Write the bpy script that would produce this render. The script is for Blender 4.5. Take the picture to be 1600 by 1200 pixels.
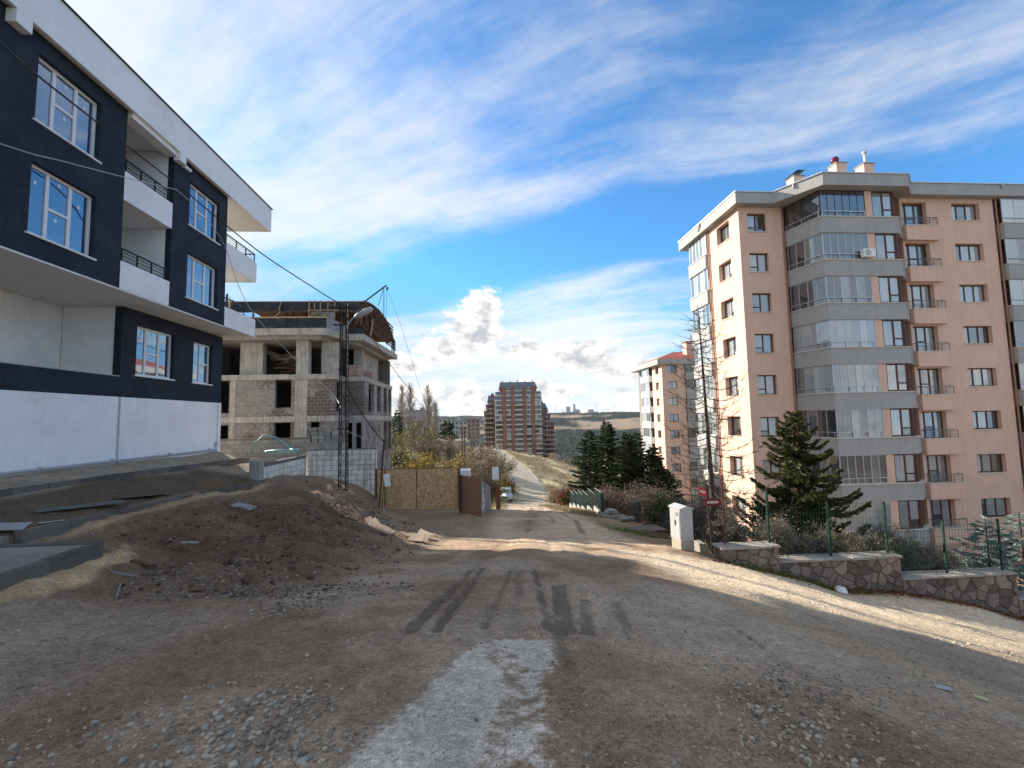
import bpy, bmesh, math, random
import numpy as np
from mathutils import Vector, Matrix

for o in list(bpy.data.objects): bpy.data.objects.remove(o, do_unlink=True)
scene = bpy.context.scene
COL = scene.collection
R = math.radians
rng = random.Random(7)
nrg = np.random.default_rng(11)

# ------------------------------------------------------------------ camera
cd = bpy.data.cameras.new('camera'); cam = bpy.data.objects.new('camera', cd); COL.objects.link(cam)
cd.sensor_width = 36; cd.lens = 685.5/1600*36; cd.clip_start = .05; cd.clip_end = 9000
cr, cu, cf = Vector((.99747, -.06805, -.02042)), Vector((.01503, -.07876, .99678)), Vector((.06944, .99457, .07754))
cam.matrix_world = Matrix(((cr.x, cu.x, -cf.x, 0), (cr.y, cu.y, -cf.y, 0), (cr.z, cu.z, -cf.z, 1.6), (0, 0, 0, 1)))
scene.camera = cam

# ------------------------------------------------------------------ sun, sky, exposure
SUN_EL = R(24.5); SUN_H = Vector((-.785, .62, 0)).normalized()
SUN = Vector((SUN_H.x*math.cos(SUN_EL), SUN_H.y*math.cos(SUN_EL), math.sin(SUN_EL)))
sd = bpy.data.lights.new('sun', 'SUN'); sd.energy = 3.8; sd.angle = R(.5); sd.color = (1, .93, .82)
so = bpy.data.objects.new('sun', sd); COL.objects.link(so); so.rotation_euler = SUN.to_track_quat('Z', 'Y').to_euler(); so.location = (-40, 25, 30)
vs = scene.view_settings; vs.view_transform = 'Standard'; vs.look = 'None'; vs.gamma = 1; vs.exposure = 1.4; vs.use_curve_mapping = False

W = bpy.data.worlds.new('World'); scene.world = W; W.use_nodes = True
def build_sky():
    nt = W.node_tree; nt.nodes.clear(); N = nt.nodes.new; L = nt.links.new
    def val(x):
        return x
    def setin(sock, x):
        if hasattr(x, 'is_linked'): L(x, sock)
        else: sock.default_value = x
    def ma(op, a, b=0., c=None, clamp=False):
        n = N('ShaderNodeMath'); n.operation = op; n.use_clamp = clamp; setin(n.inputs[0], a); setin(n.inputs[1], b)
        if c is not None: setin(n.inputs[2], c)
        return n.outputs[0]
    def vm(op, a, b=(0, 0, 0)):
        n = N('ShaderNodeVectorMath'); n.operation = op; setin(n.inputs[0], a); setin(n.inputs[1], b); return n.outputs['Value'] if op in ('DOT_PRODUCT', 'LENGTH', 'DISTANCE') else n.outputs[0]
    def sm(x, a, b):
        n = N('ShaderNodeMapRange'); n.interpolation_type = 'SMOOTHSTEP'; setin(n.inputs['Value'], x); n.inputs['From Min'].default_value = a; n.inputs['From Max'].default_value = b; return n.outputs['Result']
    def noise(v, scale, det=6, rough=.55, dist=0.):
        n = N('ShaderNodeTexNoise'); n.noise_dimensions = '2D'; L(v, n.inputs['Vector']); n.inputs['Scale'].default_value = scale; n.inputs['Detail'].default_value = det; n.inputs['Roughness'].default_value = rough; n.inputs['Distortion'].default_value = dist; return n.outputs['Fac']
    def comb(x, y, z):
        n = N('ShaderNodeCombineXYZ'); setin(n.inputs[0], x); setin(n.inputs[1], y); setin(n.inputs[2], z); return n.outputs[0]
    sky = N('ShaderNodeTexSky'); sky.sky_type = 'NISHITA'; sky.sun_disc = False; sky.sun_elevation = SUN_EL
    sky.sun_rotation = math.atan2(SUN_H.x, SUN_H.y); sky.altitude = 900; sky.air_density = 1.0; sky.dust_density = .12; sky.ozone_density = 1.6
    tc = N('ShaderNodeTexCoord'); d = tc.outputs['Generated']
    sx = N('ShaderNodeSeparateXYZ'); L(d, sx.inputs[0]); x, y, z = sx.outputs
    zz = ma('ADD', ma('MAXIMUM', z, 0.), .10)
    px, py = ma('DIVIDE', x, zz), ma('DIVIDE', y, zz)
    # cirrus deck: streaks on a high plane running along direction a
    a = R(SKY['dir'])
    u = ma('ADD', ma('MULTIPLY', px, math.cos(a)), ma('MULTIPLY', py, math.sin(a)))
    v = ma('SUBTRACT', ma('MULTIPLY', py, math.cos(a)), ma('MULTIPLY', px, math.sin(a)))
    P = comb(u, v, 0.)
    wob = noise(P, .55, 2, .5)
    v2 = ma('ADD', v, ma('MULTIPLY', ma('SUBTRACT', wob, .5), .45))
    fib = noise(comb(ma('MULTIPLY', u, .42), ma('ADD', ma('MULTIPLY', v2, 1.7), SKY['z0']), 0.), 1.5, 5, .66)
    veil = noise(comb(ma('MULTIPLY', u, .42), ma('ADD', ma('MULTIPLY', v2, .8), SKY['z1']), 0.), 1.0, 2, .5)
    puf = noise(P, 3.2, 5, .68)
    band = SKY['bands'](ma, sm, u, v2)
    cov = ma('ADD', ma('ADD', ma('MULTIPLY', ma('SUBTRACT', veil, .5), 1.5), ma('MULTIPLY', ma('SUBTRACT', fib, .5), 1.5)), ma('MULTIPLY', ma('SUBTRACT', puf, .5), .55))
    cir = sm(ma('ADD', cov, band), -.45, .72)
    cir = ma('MULTIPLY', cir, SKY['cirmax'])
    # cumulus bank low over the horizon
    el = ma('MULTIPLY', ma('ARCSINE', z), 57.2958)
    az = ma('MULTIPLY', ma('ARCTAN2', x, y), 57.2958)
    q = comb(ma('MULTIPLY', az, .1), ma('MULTIPLY', el, .17), 3.3)
    big = noise(q, 1.15, 2, .5); det = noise(q, 4.0, 5, .58)
    f = ma('ADD', ma('MULTIPLY', ma('SUBTRACT', big, .5), 1.7), ma('MULTIPLY', ma('SUBTRACT', det, .5), .95))
    prof = ma('SUBTRACT', ma('MULTIPLY', sm(el, -2., 2.), .16), ma('MULTIPLY', sm(el, 3., 11.), 1.3))
    f = ma('ADD', f, prof)
    for (ba, be, ra, re, s) in SKY['puffs']:
        da = ma('DIVIDE', ma('SUBTRACT', az, ba), ra); de = ma('DIVIDE', ma('SUBTRACT', el, be), re)
        rr = ma('SQRT', ma('ADD', ma('MULTIPLY', da, da), ma('MULTIPLY', de, de)))
        g = ma('ADD', ma('MULTIPLY', ma('SUBTRACT', 1., rr), s), ma('MULTIPLY', ma('SUBTRACT', det, .5), 1.5))
        f = ma('MAXIMUM', f, g)
    cum = sm(f, -.06, .32)
    # shading: brighter towards the sun side (up and left), grey in the thick undersides
    q2 = comb(ma('MULTIPLY', ma('SUBTRACT', az, 1.6), .1), ma('MULTIPLY', ma('ADD', el, 1.5), .17), 3.3)
    det2 = noise(q2, 4.0, 3, .58)
    lit = ma('MULTIPLY', ma('SUBTRACT', det, det2), 1.15)
    low = None
    for (ba, be, ra, re, s) in SKY['puffs'][::4]:
        da = ma('DIVIDE', ma('SUBTRACT', az, ba+ra*.25), ra*.9); de = ma('DIVIDE', ma('SUBTRACT', el, be-re*.45), re*.6)
        g = ma('MAXIMUM', ma('SUBTRACT', 1., ma('ADD', ma('MULTIPLY', da, da), ma('MULTIPLY', de, de))), 0.)
        low = g if low is None else ma('MAXIMUM', low, g)
    shade = ma('SUBTRACT', ma('SUBTRACT', ma('ADD', .93, lit), ma('MULTIPLY', sm(f, .15, .9), .10)), ma('MULTIPLY', low, .17))
    shade = ma('MINIMUM', ma('MAXIMUM', shade, .5), 1.08)
    mx = N('ShaderNodeMix'); mx.data_type = 'RGBA'
    skyc = N('ShaderNodeMix'); skyc.data_type = 'RGBA'; skyc.blend_type = 'MULTIPLY'; skyc.inputs[0].default_value = 1; L(vm('MINIMUM', sky.outputs[0], (2.9, 3.4, 4.2)), skyc.inputs[6]); skyc.inputs[7].default_value = SKY['tint'] + (1,)
    L(cir, mx.inputs[0]); L(skyc.outputs[2], mx.inputs[6]); cw = SKY['cw']; mx.inputs[7].default_value = (cw*1.03, cw*1.01, cw*.965, 1)
    grey = N('ShaderNodeMix'); grey.data_type = 'RGBA'; L(sm(shade, .5, 1.08), grey.inputs[0]); cc = SKY['cc']; grey.inputs[6].default_value = (cc*.50, cc*.52, cc*.56, 1); grey.inputs[7].default_value = (cc*1.06, cc*1.02, cc*.96, 1)
    m2 = N('ShaderNodeMix'); m2.data_type = 'RGBA'; L(ma('MULTIPLY', cum, .96), m2.inputs[0]); L(mx.outputs[2], m2.inputs[6]); L(grey.outputs[2], m2.inputs[7])
    bg = N('ShaderNodeBackground'); L(m2.outputs[2], bg.inputs[0]); bg.inputs[1].default_value = SKY['strength']
    out = N('ShaderNodeOutputWorld'); L(bg.outputs[0], out.inputs[0])
def sky_bands(ma, sm, u, v):
    # a clear lane between the near veil and the far veil; the veil thins out towards larger u
    t = ma('DIVIDE', ma('SUBTRACT', v, 1.93), .36)
    lane = ma('MULTIPLY', ma('MAXIMUM', ma('SUBTRACT', 1., ma('MULTIPLY', t, t)), 0.), -.62)
    thin = ma('MULTIPLY', ma('MULTIPLY', sm(u, -1.2, .2), sm(v, -.3, .7)), -.62)
    back = ma('MULTIPLY', sm(v, 2.1, 2.9), .30)
    return ma('ADD', ma('ADD', ma('ADD', lane, thin), back), .30)
SKY = dict(dir=-29, z0=1.7, z1=5.2, bands=sky_bands, cirmax=.78, strength=.15, tint=(.255, .52, .69), cw=2.65, cc=2.85,
           puffs=[(-.8, 11.6, 4.6, 3.6, 1.0), (.3, 14.4, 3.0, 2.6, 1.0), (-5.4, 8.9, 4.6, 1.9, .8), (5.6, 8.9, 3.6, 1.5, .8), (13.0, 7.9, 6.2, 2.3, .9), (18.5, 6.0, 6.5, 1.7, .8), (-10.5, 7.2, 4.6, 1.7, .8)])
build_sky()
W.cycles.sampling_method = 'NONE'
scene.cycles.max_bounces = 4; scene.cycles.diffuse_bounces = 3; scene.cycles.glossy_bounces = 3; scene.cycles.transparent_max_bounces = 4

# ------------------------------------------------------------------ helpers
def nfbm(x, y, seed=0, octv=4, gain=.5):
    """value-noise fbm in about [-1,1]"""
    x = np.asarray(x, float); y = np.asarray(y, float); out = np.zeros(np.broadcast(x, y).shape); amp = 1.; tot = 0
    def h(i, j, s):
        n = (i*374761393 + j*668265263 + s*1442695041) & 0x7fffffff
        n = ((n ^ (n >> 13))*1274126177) & 0x7fffffff
        n = n ^ (n >> 16)
        return (n & 0xffff)/32767.5 - 1
    for o in range(octv):
        xi = np.floor(x).astype(np.int64); yi = np.floor(y).astype(np.int64); fx = x - xi; fy = y - yi
        fx = fx*fx*(3 - 2*fx); fy = fy*fy*(3 - 2*fy); s = seed*17 + o*101
        a = h(xi, yi, s); b = h(xi+1, yi, s); c = h(xi, yi+1, s); e = h(xi+1, yi+1, s)
        out = out + amp*((a*(1-fx) + b*fx)*(1-fy) + (c*(1-fx) + e*fx)*fy); tot += amp; amp *= gain
        x = x*2.03 + 11.3; y = y*2.03 + 5.7
    return out/tot*1.4
def sst(x, a, b):
    t = np.clip((np.asarray(x, float) - a)/(b - a), 0, 1); return t*t*(3 - 2*t)

def link(o, parent=None):
    COL.objects.link(o)
    if parent is not None: o.parent = parent
    return o
def tag(o, label=None, cat=None, group=None, kind=None):
    if label: o['label'] = label
    if cat: o['category'] = cat
    if group: o['group'] = group
    if kind: o['kind'] = kind
    return o
def thing(name, label, cat, loc=(0, 0, 0), rz=0., group=None):
    o = bpy.data.objects.new(name, None); o.empty_display_size = .2; COL.objects.link(o); o.location = loc; o.rotation_euler = (0, 0, rz)
    return tag(o, label, cat, group)
def wloc(p):
    """world position of a part's parent chain (no rotations on the chain)"""
    v = Vector((0, 0, 0))
    while p is not None: v += p.location; p = p.parent
    return v
def mesh_np(name, V, F, mat=None, smooth=False):
    V = np.asarray(V, np.float32); F = np.asarray(F, np.int32); me = bpy.data.meshes.new(name)
    k = F.shape[1]; me.vertices.add(len(V)); me.vertices.foreach_set('co', V.ravel()); me.loops.add(F.size); me.loops.foreach_set('vertex_index', F.ravel())
    me.polygons.add(len(F)); me.polygons.foreach_set('loop_start', np.arange(0, F.size, k, dtype=np.int32)); me.polygons.foreach_set('loop_total', np.full(len(F), k, np.int32))
    if smooth: me.polygons.foreach_set('use_smooth', np.ones(len(F), bool))
    me.update(calc_edges=True)
    if mat: me.materials.append(mat)
    return me
def obj(name, me, parent=None, loc=(0, 0, 0), rot=(0, 0, 0)):
    o = bpy.data.objects.new(name, me); link(o, parent); o.location = loc; o.rotation_euler = rot; return o

class MB:
    def __init__(s): s.v = []; s.f = []
    def pts(s, P, F):
        b = len(s.v); s.v += [tuple(p) for p in P]; s.f += [tuple(b+i for i in f) for f in F]; return s
    def box(s, x0, x1, y0, y1, z0, z1):
        return s.pts([(x0,y0,z0),(x1,y0,z0),(x1,y1,z0),(x0,y1,z0),(x0,y0,z1),(x1,y0,z1),(x1,y1,z1),(x0,y1,z1)],
                     [(0,3,2,1),(4,5,6,7),(0,1,5,4),(1,2,6,5),(2,3,7,6),(3,0,4,7)])
    def cbox(s, x0, x1, y0, y1, z0, z1, c=.01):
        """box with chamfered edges"""
        bm = bmesh.new(); bmesh.ops.create_cube(bm, size=1)
        for v in bm.verts: v.co = Vector(((x0+x1)/2 + v.co.x*(x1-x0), (y0+y1)/2 + v.co.y*(y1-y0), (z0+z1)/2 + v.co.z*(z1-z0)))
        bmesh.ops.bevel(bm, geom=bm.edges[:], offset=c, segments=1, affect='EDGES'); s.bm(bm); return s
    def bm(s, bm, M=None):
        bm.verts.ensure_lookup_table(); bm.verts.index_update()
        s.pts([(M @ v.co) if M else v.co.copy() for v in bm.verts], [[v.index for v in f.verts] for f in bm.faces]); bm.free(); return s
    def obox(s, c, size, M=None, rz=0.):
        M = M or Matrix.Rotation(rz, 3, 'Z'); h = [a/2 for a in size]; c = Vector(c)
        P = [c + M @ Vector((sx*h[0], sy*h[1], sz*h[2])) for sz in (-1, 1) for sx, sy in ((-1,-1),(1,-1),(1,1),(-1,1))]
        return s.pts(P, [(0,3,2,1),(4,5,6,7),(0,1,5,4),(1,2,6,5),(2,3,7,6),(3,0,4,7)])
    def bar(s, a, b, w, h=None):
        a, b = Vector(a), Vector(b); d = b - a
        if d.length < 1e-6: return s
        q = d.to_track_quat('X', 'Z').to_matrix(); return s.obox((a+b)/2, (d.length, w, h or w), q)
    def tube(s, P, r, n=6, cap=True):
        P = [Vector(p) for p in P]; rs = r if isinstance(r, (list, tuple)) else [r]*len(P); base = len(s.v); ref = None
        for i, p in enumerate(P):
            d = (P[min(i+1, len(P)-1)] - P[max(i-1, 0)]).normalized()
            if ref is None: ref = d.orthogonal().normalized()
            ref = (ref - d*ref.dot(d)); ref = ref.normalized() if ref.length > 1e-5 else d.orthogonal().normalized()
            e = d.cross(ref)
            for k in range(n):
                a = 2*math.pi*k/n; s.v.append(tuple(p + (ref*math.cos(a) + e*math.sin(a))*rs[i]))
        for i in range(len(P)-1):
            for k in range(n):
                a, b = base+i*n+k, base+i*n+(k+1) % n; s.f.append((a, b, b+n, a+n))
        if cap: s.f.append(tuple(base+k for k in range(n))[::-1]); s.f.append(tuple(base+(len(P)-1)*n+k for k in range(n)))
        return s
    def prism(s, poly, z0, z1):
        n = len(poly); P = [(p[0], p[1], z0) for p in poly] + [(p[0], p[1], z1) for p in poly]
        return s.pts(P, [tuple(range(n))[::-1], tuple(range(n, 2*n))] + [(i, (i+1) % n, (i+1) % n+n, i+n) for i in range(n)])
    def extr(s, P, d):
        """prism of a 3-D polygon P along vector d"""
        n = len(P); d = Vector(d); Q = [Vector(p) for p in P]
        return s.pts(Q + [p+d for p in Q], [tuple(range(n))[::-1], tuple(range(n, 2*n))] + [(i, (i+1) % n, (i+1) % n+n, i+n) for i in range(n)])
    def quad(s, a, b, c, d): return s.pts([a, b, c, d], [(0, 1, 2, 3)])
    def lathe(s, prof, n=16, c=(0, 0, 0)):
        base = len(s.v)
        for r, z in prof:
            for k in range(n): a = 2*math.pi*k/n; s.v.append((c[0]+r*math.cos(a), c[1]+r*math.sin(a), c[2]+z))
        for i in range(len(prof)-1):
            for k in range(n): a, b = base+i*n+k, base+i*n+(k+1) % n; s.f.append((a, b, b+n, a+n))
        return s
    def mesh(s, name, mat, off=None, smooth=False):
        me = bpy.data.meshes.new(name); v = s.v if off is None else [(p[0]-off[0], p[1]-off[1], p[2]-off[2]) for p in s.v]
        me.from_pydata(v, [], s.f); me.update()
        if smooth: me.polygons.foreach_set('use_smooth', [True]*len(me.polygons))
        if mat: me.materials.append(mat)
        return me
    def build(s, name, mat, parent=None, smooth=False):
        """coordinates in s are world; the object sits at its parent's origin"""
        return obj(name, s.mesh(name, mat, wloc(parent) if parent else None, smooth), parent)
    def top(s, name, mat, label, cat, group=None, kind=None, smooth=False):
        """a single-mesh thing whose origin is at its base"""
        xs = np.array(s.v); c = ((xs[:,0].min()+xs[:,0].max())/2, (xs[:,1].min()+xs[:,1].max())/2, xs[:,2].min())
        o = obj(name, s.mesh(name, mat, c, smooth), None, c); return tag(o, label, cat, group, kind)

# ------------------------------------------------------------------ materials
MAT = {}
def nodes_of(name):
    m = bpy.data.materials.new(name); m.use_nodes = True; nt = m.node_tree; b = nt.nodes['Principled BSDF']; MAT[name] = m; return m, nt, b
def M(name, col, rough=.85, var=.18, scale=2.5, bump=.0, bscale=40., metal=0., spec=.3, streak=0., dirt=None, dirt_amt=.5, dscale=1.2, rnd=0., coat=0.):
    """mottled procedural surface: two noise layers, optional vertical streaks, optional dirt colour, per-object variation"""
    if name in MAT: return MAT[name]
    m, nt, b = nodes_of(name); N = nt.nodes.new; L = nt.links.new
    geo = N('ShaderNodeNewGeometry'); pos = geo.outputs['Position']
    n1 = N('ShaderNodeTexNoise'); L(pos, n1.inputs['Vector']); n1.inputs['Scale'].default_value = scale; n1.inputs['Detail'].default_value = 6; n1.inputs['Roughness'].default_value = .65
    r = N('ShaderNodeMapRange'); L(n1.outputs['Fac'], r.inputs[0]); r.inputs[1].default_value = .3; r.inputs[2].default_value = .7; r.inputs[3].default_value = 1-var; r.inputs[4].default_value = 1+var
    fac = r.outputs[0]
    n3 = N('ShaderNodeTexNoise'); L(pos, n3.inputs['Vector']); n3.inputs['Scale'].default_value = scale*9; n3.inputs['Detail'].default_value = 3
    r3 = N('ShaderNodeMapRange'); L(n3.outputs['Fac'], r3.inputs[0]); r3.inputs[1].default_value = .3; r3.inputs[2].default_value = .7; r3.inputs[3].default_value = 1-var*.5; r3.inputs[4].default_value = 1+var*.5
    mm = N('ShaderNodeMath'); mm.operation = 'MULTIPLY'; L(fac, mm.inputs[0]); L(r3.outputs[0], mm.inputs[1]); fac = mm.outputs[0]
    if streak:
        mp = N('ShaderNodeMapping'); L(pos, mp.inputs[0]); mp.inputs['Scale'].default_value = (5, 5, .35)
        ns = N('ShaderNodeTexNoise'); L(mp.outputs[0], ns.inputs['Vector']); ns.inputs['Scale'].default_value = 1.6; ns.inputs['Detail'].default_value = 5
        rs = N('ShaderNodeMapRange'); L(ns.outputs['Fac'], rs.inputs[0]); rs.inputs[1].default_value = .42; rs.inputs[2].default_value = .72; rs.inputs[3].default_value = 1; rs.inputs[4].default_value = 1-streak
        m2 = N('ShaderNodeMath'); m2.operation = 'MULTIPLY'; L(fac, m2.inputs[0]); L(rs.outputs[0], m2.inputs[1]); fac = m2.outputs[0]
    if rnd:
        oi = N('ShaderNodeObjectInfo'); ro = N('ShaderNodeMapRange'); L(oi.outputs['Random'], ro.inputs[0]); ro.inputs[3].default_value = 1-rnd; ro.inputs[4].default_value = 1+rnd
        m2 = N('ShaderNodeMath'); m2.operation = 'MULTIPLY'; L(fac, m2.inputs[0]); L(ro.outputs[0], m2.inputs[1]); fac = m2.outputs[0]
    vmul = N('ShaderNodeVectorMath'); vmul.operation = 'SCALE'; vmul.inputs[0].default_value = col; L(fac, vmul.inputs['Scale']); c = vmul.outputs[0]
    if dirt:
        nd = N('ShaderNodeTexNoise'); L(pos, nd.inputs['Vector']); nd.inputs['Scale'].default_value = dscale; nd.inputs['Detail'].default_value = 8; nd.inputs['Roughness'].default_value = .7
        rd = N('ShaderNodeMapRange'); L(nd.outputs['Fac'], rd.inputs[0]); rd.inputs[1].default_value = .5; rd.inputs[2].default_value = .68; rd.inputs[4].default_value = dirt_amt
        mx = N('ShaderNodeMix'); mx.data_type = 'RGBA'; L(rd.outputs[0], mx.inputs[0]); L(c, mx.inputs[6]); mx.inputs[7].default_value = tuple(dirt)+(1,); c = mx.outputs[2]
    L(c, b.inputs['Base Color']); b.inputs['Roughness'].default_value = rough; b.inputs['Metallic'].default_value = metal; b.inputs['Specular IOR Level'].default_value = spec; b.inputs['Coat Weight'].default_value = coat
    if bump:
        nb = N('ShaderNodeTexNoise'); L(pos, nb.inputs['Vector']); nb.inputs['Scale'].default_value = bscale; nb.inputs['Detail'].default_value = 5
        bp = N('ShaderNodeBump'); bp.inputs['Strength'].default_value = bump; bp.inputs['Distance'].default_value = .02; L(nb.outputs['Fac'], bp.inputs['Height']); L(bp.outputs[0], b.inputs['Normal'])
    return m
def GL(name, col, refl=.3, rough=.03, folds=0., fcol=None):
    """window pane: dark or curtained backing under a mirror-like glass layer"""
    if name in MAT: return MAT[name]
    m, nt, b = nodes_of(name); N = nt.nodes.new; L = nt.links.new
    oi = N('ShaderNodeObjectInfo'); geo = N('ShaderNodeNewGeometry')
    b.inputs['Base Color'].default_value = tuple(col)+(1,); b.inputs['Roughness'].default_value = .7; b.inputs['Specular IOR Level'].default_value = .2
    if folds:
        mp = N('ShaderNodeMapping'); L(geo.outputs['Position'], mp.inputs[0]); mp.inputs['Scale'].default_value = (1, 1, .04)
        n1 = N('ShaderNodeTexNoise'); L(mp.outputs[0], n1.inputs['Vector']); n1.inputs['Scale'].default_value = 9; n1.inputs['Detail'].default_value = 3
        r = N('ShaderNodeMapRange'); L(n1.outputs['Fac'], r.inputs[0]); r.inputs[1].default_value = .3; r.inputs[2].default_value = .7; r.inputs[3].default_value = 1-folds; r.inputs[4].default_value = 1
        ro = N('ShaderNodeMapRange'); L(oi.outputs['Random'], ro.inputs[0]); ro.inputs[3].default_value = .6; ro.inputs[4].default_value = 1.1
        m1 = N('ShaderNodeMath'); m1.operation = 'MULTIPLY'; L(r.outputs[0], m1.inputs[0]); L(ro.outputs[0], m1.inputs[1])
        v = N('ShaderNodeVectorMath'); v.operation = 'SCALE'; v.inputs[0].default_value = col; L(m1.outputs[0], v.inputs['Scale']); L(v.outputs[0], b.inputs['Base Color'])
    gl = N('ShaderNodeBsdfGlossy'); gl.inputs['Roughness'].default_value = rough; gl.inputs['Color'].default_value = (.9, .95, 1, 1)
    n2 = N('ShaderNodeTexNoise'); L(geo.outputs['Position'], n2.inputs['Vector']); n2.inputs['Scale'].default_value = 1.3; n2.inputs['Detail'].default_value = 1
    bp = N('ShaderNodeBump'); bp.inputs['Strength'].default_value = .06; bp.inputs['Distance'].default_value = .05; L(n2.outputs['Fac'], bp.inputs['Height']); L(bp.outputs[0], gl.inputs['Normal'])
    lw = N('ShaderNodeLayerWeight'); lw.inputs['Blend'].default_value = .35
    r2 = N('ShaderNodeMapRange'); L(lw.outputs['Facing'], r2.inputs[0]); r2.inputs[3].default_value = refl; r2.inputs[4].default_value = min(1, refl+.5)
    ms = N('ShaderNodeMixShader'); L(r2.outputs[0], ms.inputs[0]); L(b.outputs[0], ms.inputs[1]); L(gl.outputs[0], ms.inputs[2])
    L(ms.outputs[0], nt.nodes['Material Output'].inputs[0]); return m
def LEAF(name, col, col2, trans=.25, rough=.6):
    """foliage: colour varies from leaf to leaf through the crown"""
    if name in MAT: return MAT[name]
    m, nt, b = nodes_of(name); N = nt.nodes.new; L = nt.links.new
    geo = N('ShaderNodeNewGeometry'); n1 = N('ShaderNodeTexNoise'); L(geo.outputs['Position'], n1.inputs['Vector']); n1.inputs['Scale'].default_value = 1.1; n1.inputs['Detail'].default_value = 3
    ri = N('ShaderNodeMath'); ri.operation = 'ADD'; L(geo.outputs['Random Per Island'], ri.inputs[0]); L(n1.outputs['Fac'], ri.inputs[1])
    r = N('ShaderNodeMapRange'); L(ri.outputs[0], r.inputs[0]); r.inputs[1].default_value = .45; r.inputs[2].default_value = 1.5
    mx = N('ShaderNodeMix'); mx.data_type = 'RGBA'; L(r.outputs[0], mx.inputs[0]); mx.inputs[6].default_value = tuple(col)+(1,); mx.inputs[7].default_value = tuple(col2)+(1,)
    L(mx.outputs[2], b.inputs['Base Color']); b.inputs['Roughness'].default_value = rough; b.inputs['Specular IOR Level'].default_value = .25
    if trans:
        tr = N('ShaderNodeBsdfTranslucent'); L(mx.outputs[2], tr.inputs['Color']); ms = N('ShaderNodeMixShader'); ms.inputs[0].default_value = trans; L(b.outputs[0], ms.inputs[1]); L(tr.outputs[0], ms.inputs[2]); L(ms.outputs[0], nt.nodes['Material Output'].inputs[0])
    return m

white_stucco = M('white_stucco', (.88, .875, .86), .85, .045, .9, .08, 60, streak=.03, dirt=(.66, .63, .60), dirt_amt=.35, dscale=.5)
base_stucco = M('base_stucco', (.90, .89, .875), .85, .05, .7, .08, 60, streak=.05, dirt=(.66, .64, .61), dirt_amt=.45, dscale=.55)
dark_stucco = M('dark_stucco', (.020, .026, .040), .8, .25, 1.2, .12, 70, dirt=(.04, .045, .055), dirt_amt=.5)
soffit_paint = M('soffit_paint', (.80, .77, .72), .9, .05, 1.)
upvc = M('white_upvc', (.78, .78, .77), .35, .03, 3, spec=.5)
rail_black = M('black_rail', (.02, .021, .024), .45, .1, 6, metal=.3)
grey_pipe = M('grey_pipe', (.42, .43, .44), .5, .1, 5)
concrete = M('raw_concrete', (.38, .355, .32), .9, .14, 1.1, .35, 25, streak=.28, dirt=(.17, .155, .14), dirt_amt=.6, dscale=.9)
concrete_lt = M('pale_concrete', (.47, .44, .39), .9, .16, 1.6, .3, 25, streak=.34, dirt=(.21, .19, .165), dirt_amt=.65, dscale=1.4)
unlit_paint = M('unlit_interior_paint', (.035, .034, .034), .95, .2, 1)  # near-black paint standing in for the unlit space behind openings
plywood_black = M('black_formply', (.022, .026, .032), .5, .35, 1.4, streak=.2, dirt=(.14, .13, .12), dirt_amt=.5, dscale=2.)
timber = M('raw_timber', (.42, .29, .15), .85, .2, 4, rnd=.25)
timber_old = M('brown_timber', (.115, .062, .042), .9, .35, 3, rnd=.35)
steel_dark = M('dark_steel', (.035, .03, .028), .7, .3, 6, dirt=(.11, .055, .03), dirt_amt=.6, dscale=6)
rust_sheet = M('rusty_sheet', (.135, .075, .05), .75, .2, 2.2, .1, 30, dirt=(.22, .11, .06), dirt_amt=.55, dscale=3)
zinc = M('grey_sheet', (.30, .31, .32), .5, .12, 2., metal=.2, dirt=(.2, .15, .11), dirt_amt=.5, dscale=2.5)
white_paint = M('white_paint', (.8, .8, .8), .45, .05, 4)
peach = M('peach_stucco', (.74, .495, .375), .9, .05, .8, .06, 60, streak=.10, dirt=(.64, .42, .315), dirt_amt=.5, dscale=.6)
grey_stucco = M('grey_stucco', (.40, .39, .37), .88, .06, .8, .05, 60, streak=.13)
cream_sill = M('cream_sill', (.66, .60, .50), .7, .08, 3)
brown_frame = M('brown_frame', (.095, .040, .026), .5, .15, 5)
alu = M('aluminium', (.55, .56, .57), .4, .05, 4, metal=.5)
copper_pipe = M('peach_downpipe', (.36, .17, .11), .55, .1, 4)
roof_red = M('red_roof', (.27, .075, .05), .85, .2, 1.5)
roof_grey = M('grey_roof', (.17, .18, .20), .8, .15, 1.5)
green_paint = M('green_post', (.010, .040, .028), .5, .15, 6)
glass_sky = GL('sky_glass', (.03, .06, .12), .20)
glass_dark = GL('dark_glass', (.025, .028, .03), .12)
glass_curtain = GL('curtained_glass', (.42, .44, .45), .14, folds=.35)
glass_blind = GL('blind_glass', (.42, .45, .45), .1, folds=.12)
glass_teal = GL('teal_balcony_glass', (.15, .18, .18), .14, folds=.3)
glass_smoke = GL('smoked_balcony_glass', (.045, .042, .042), .09)

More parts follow.
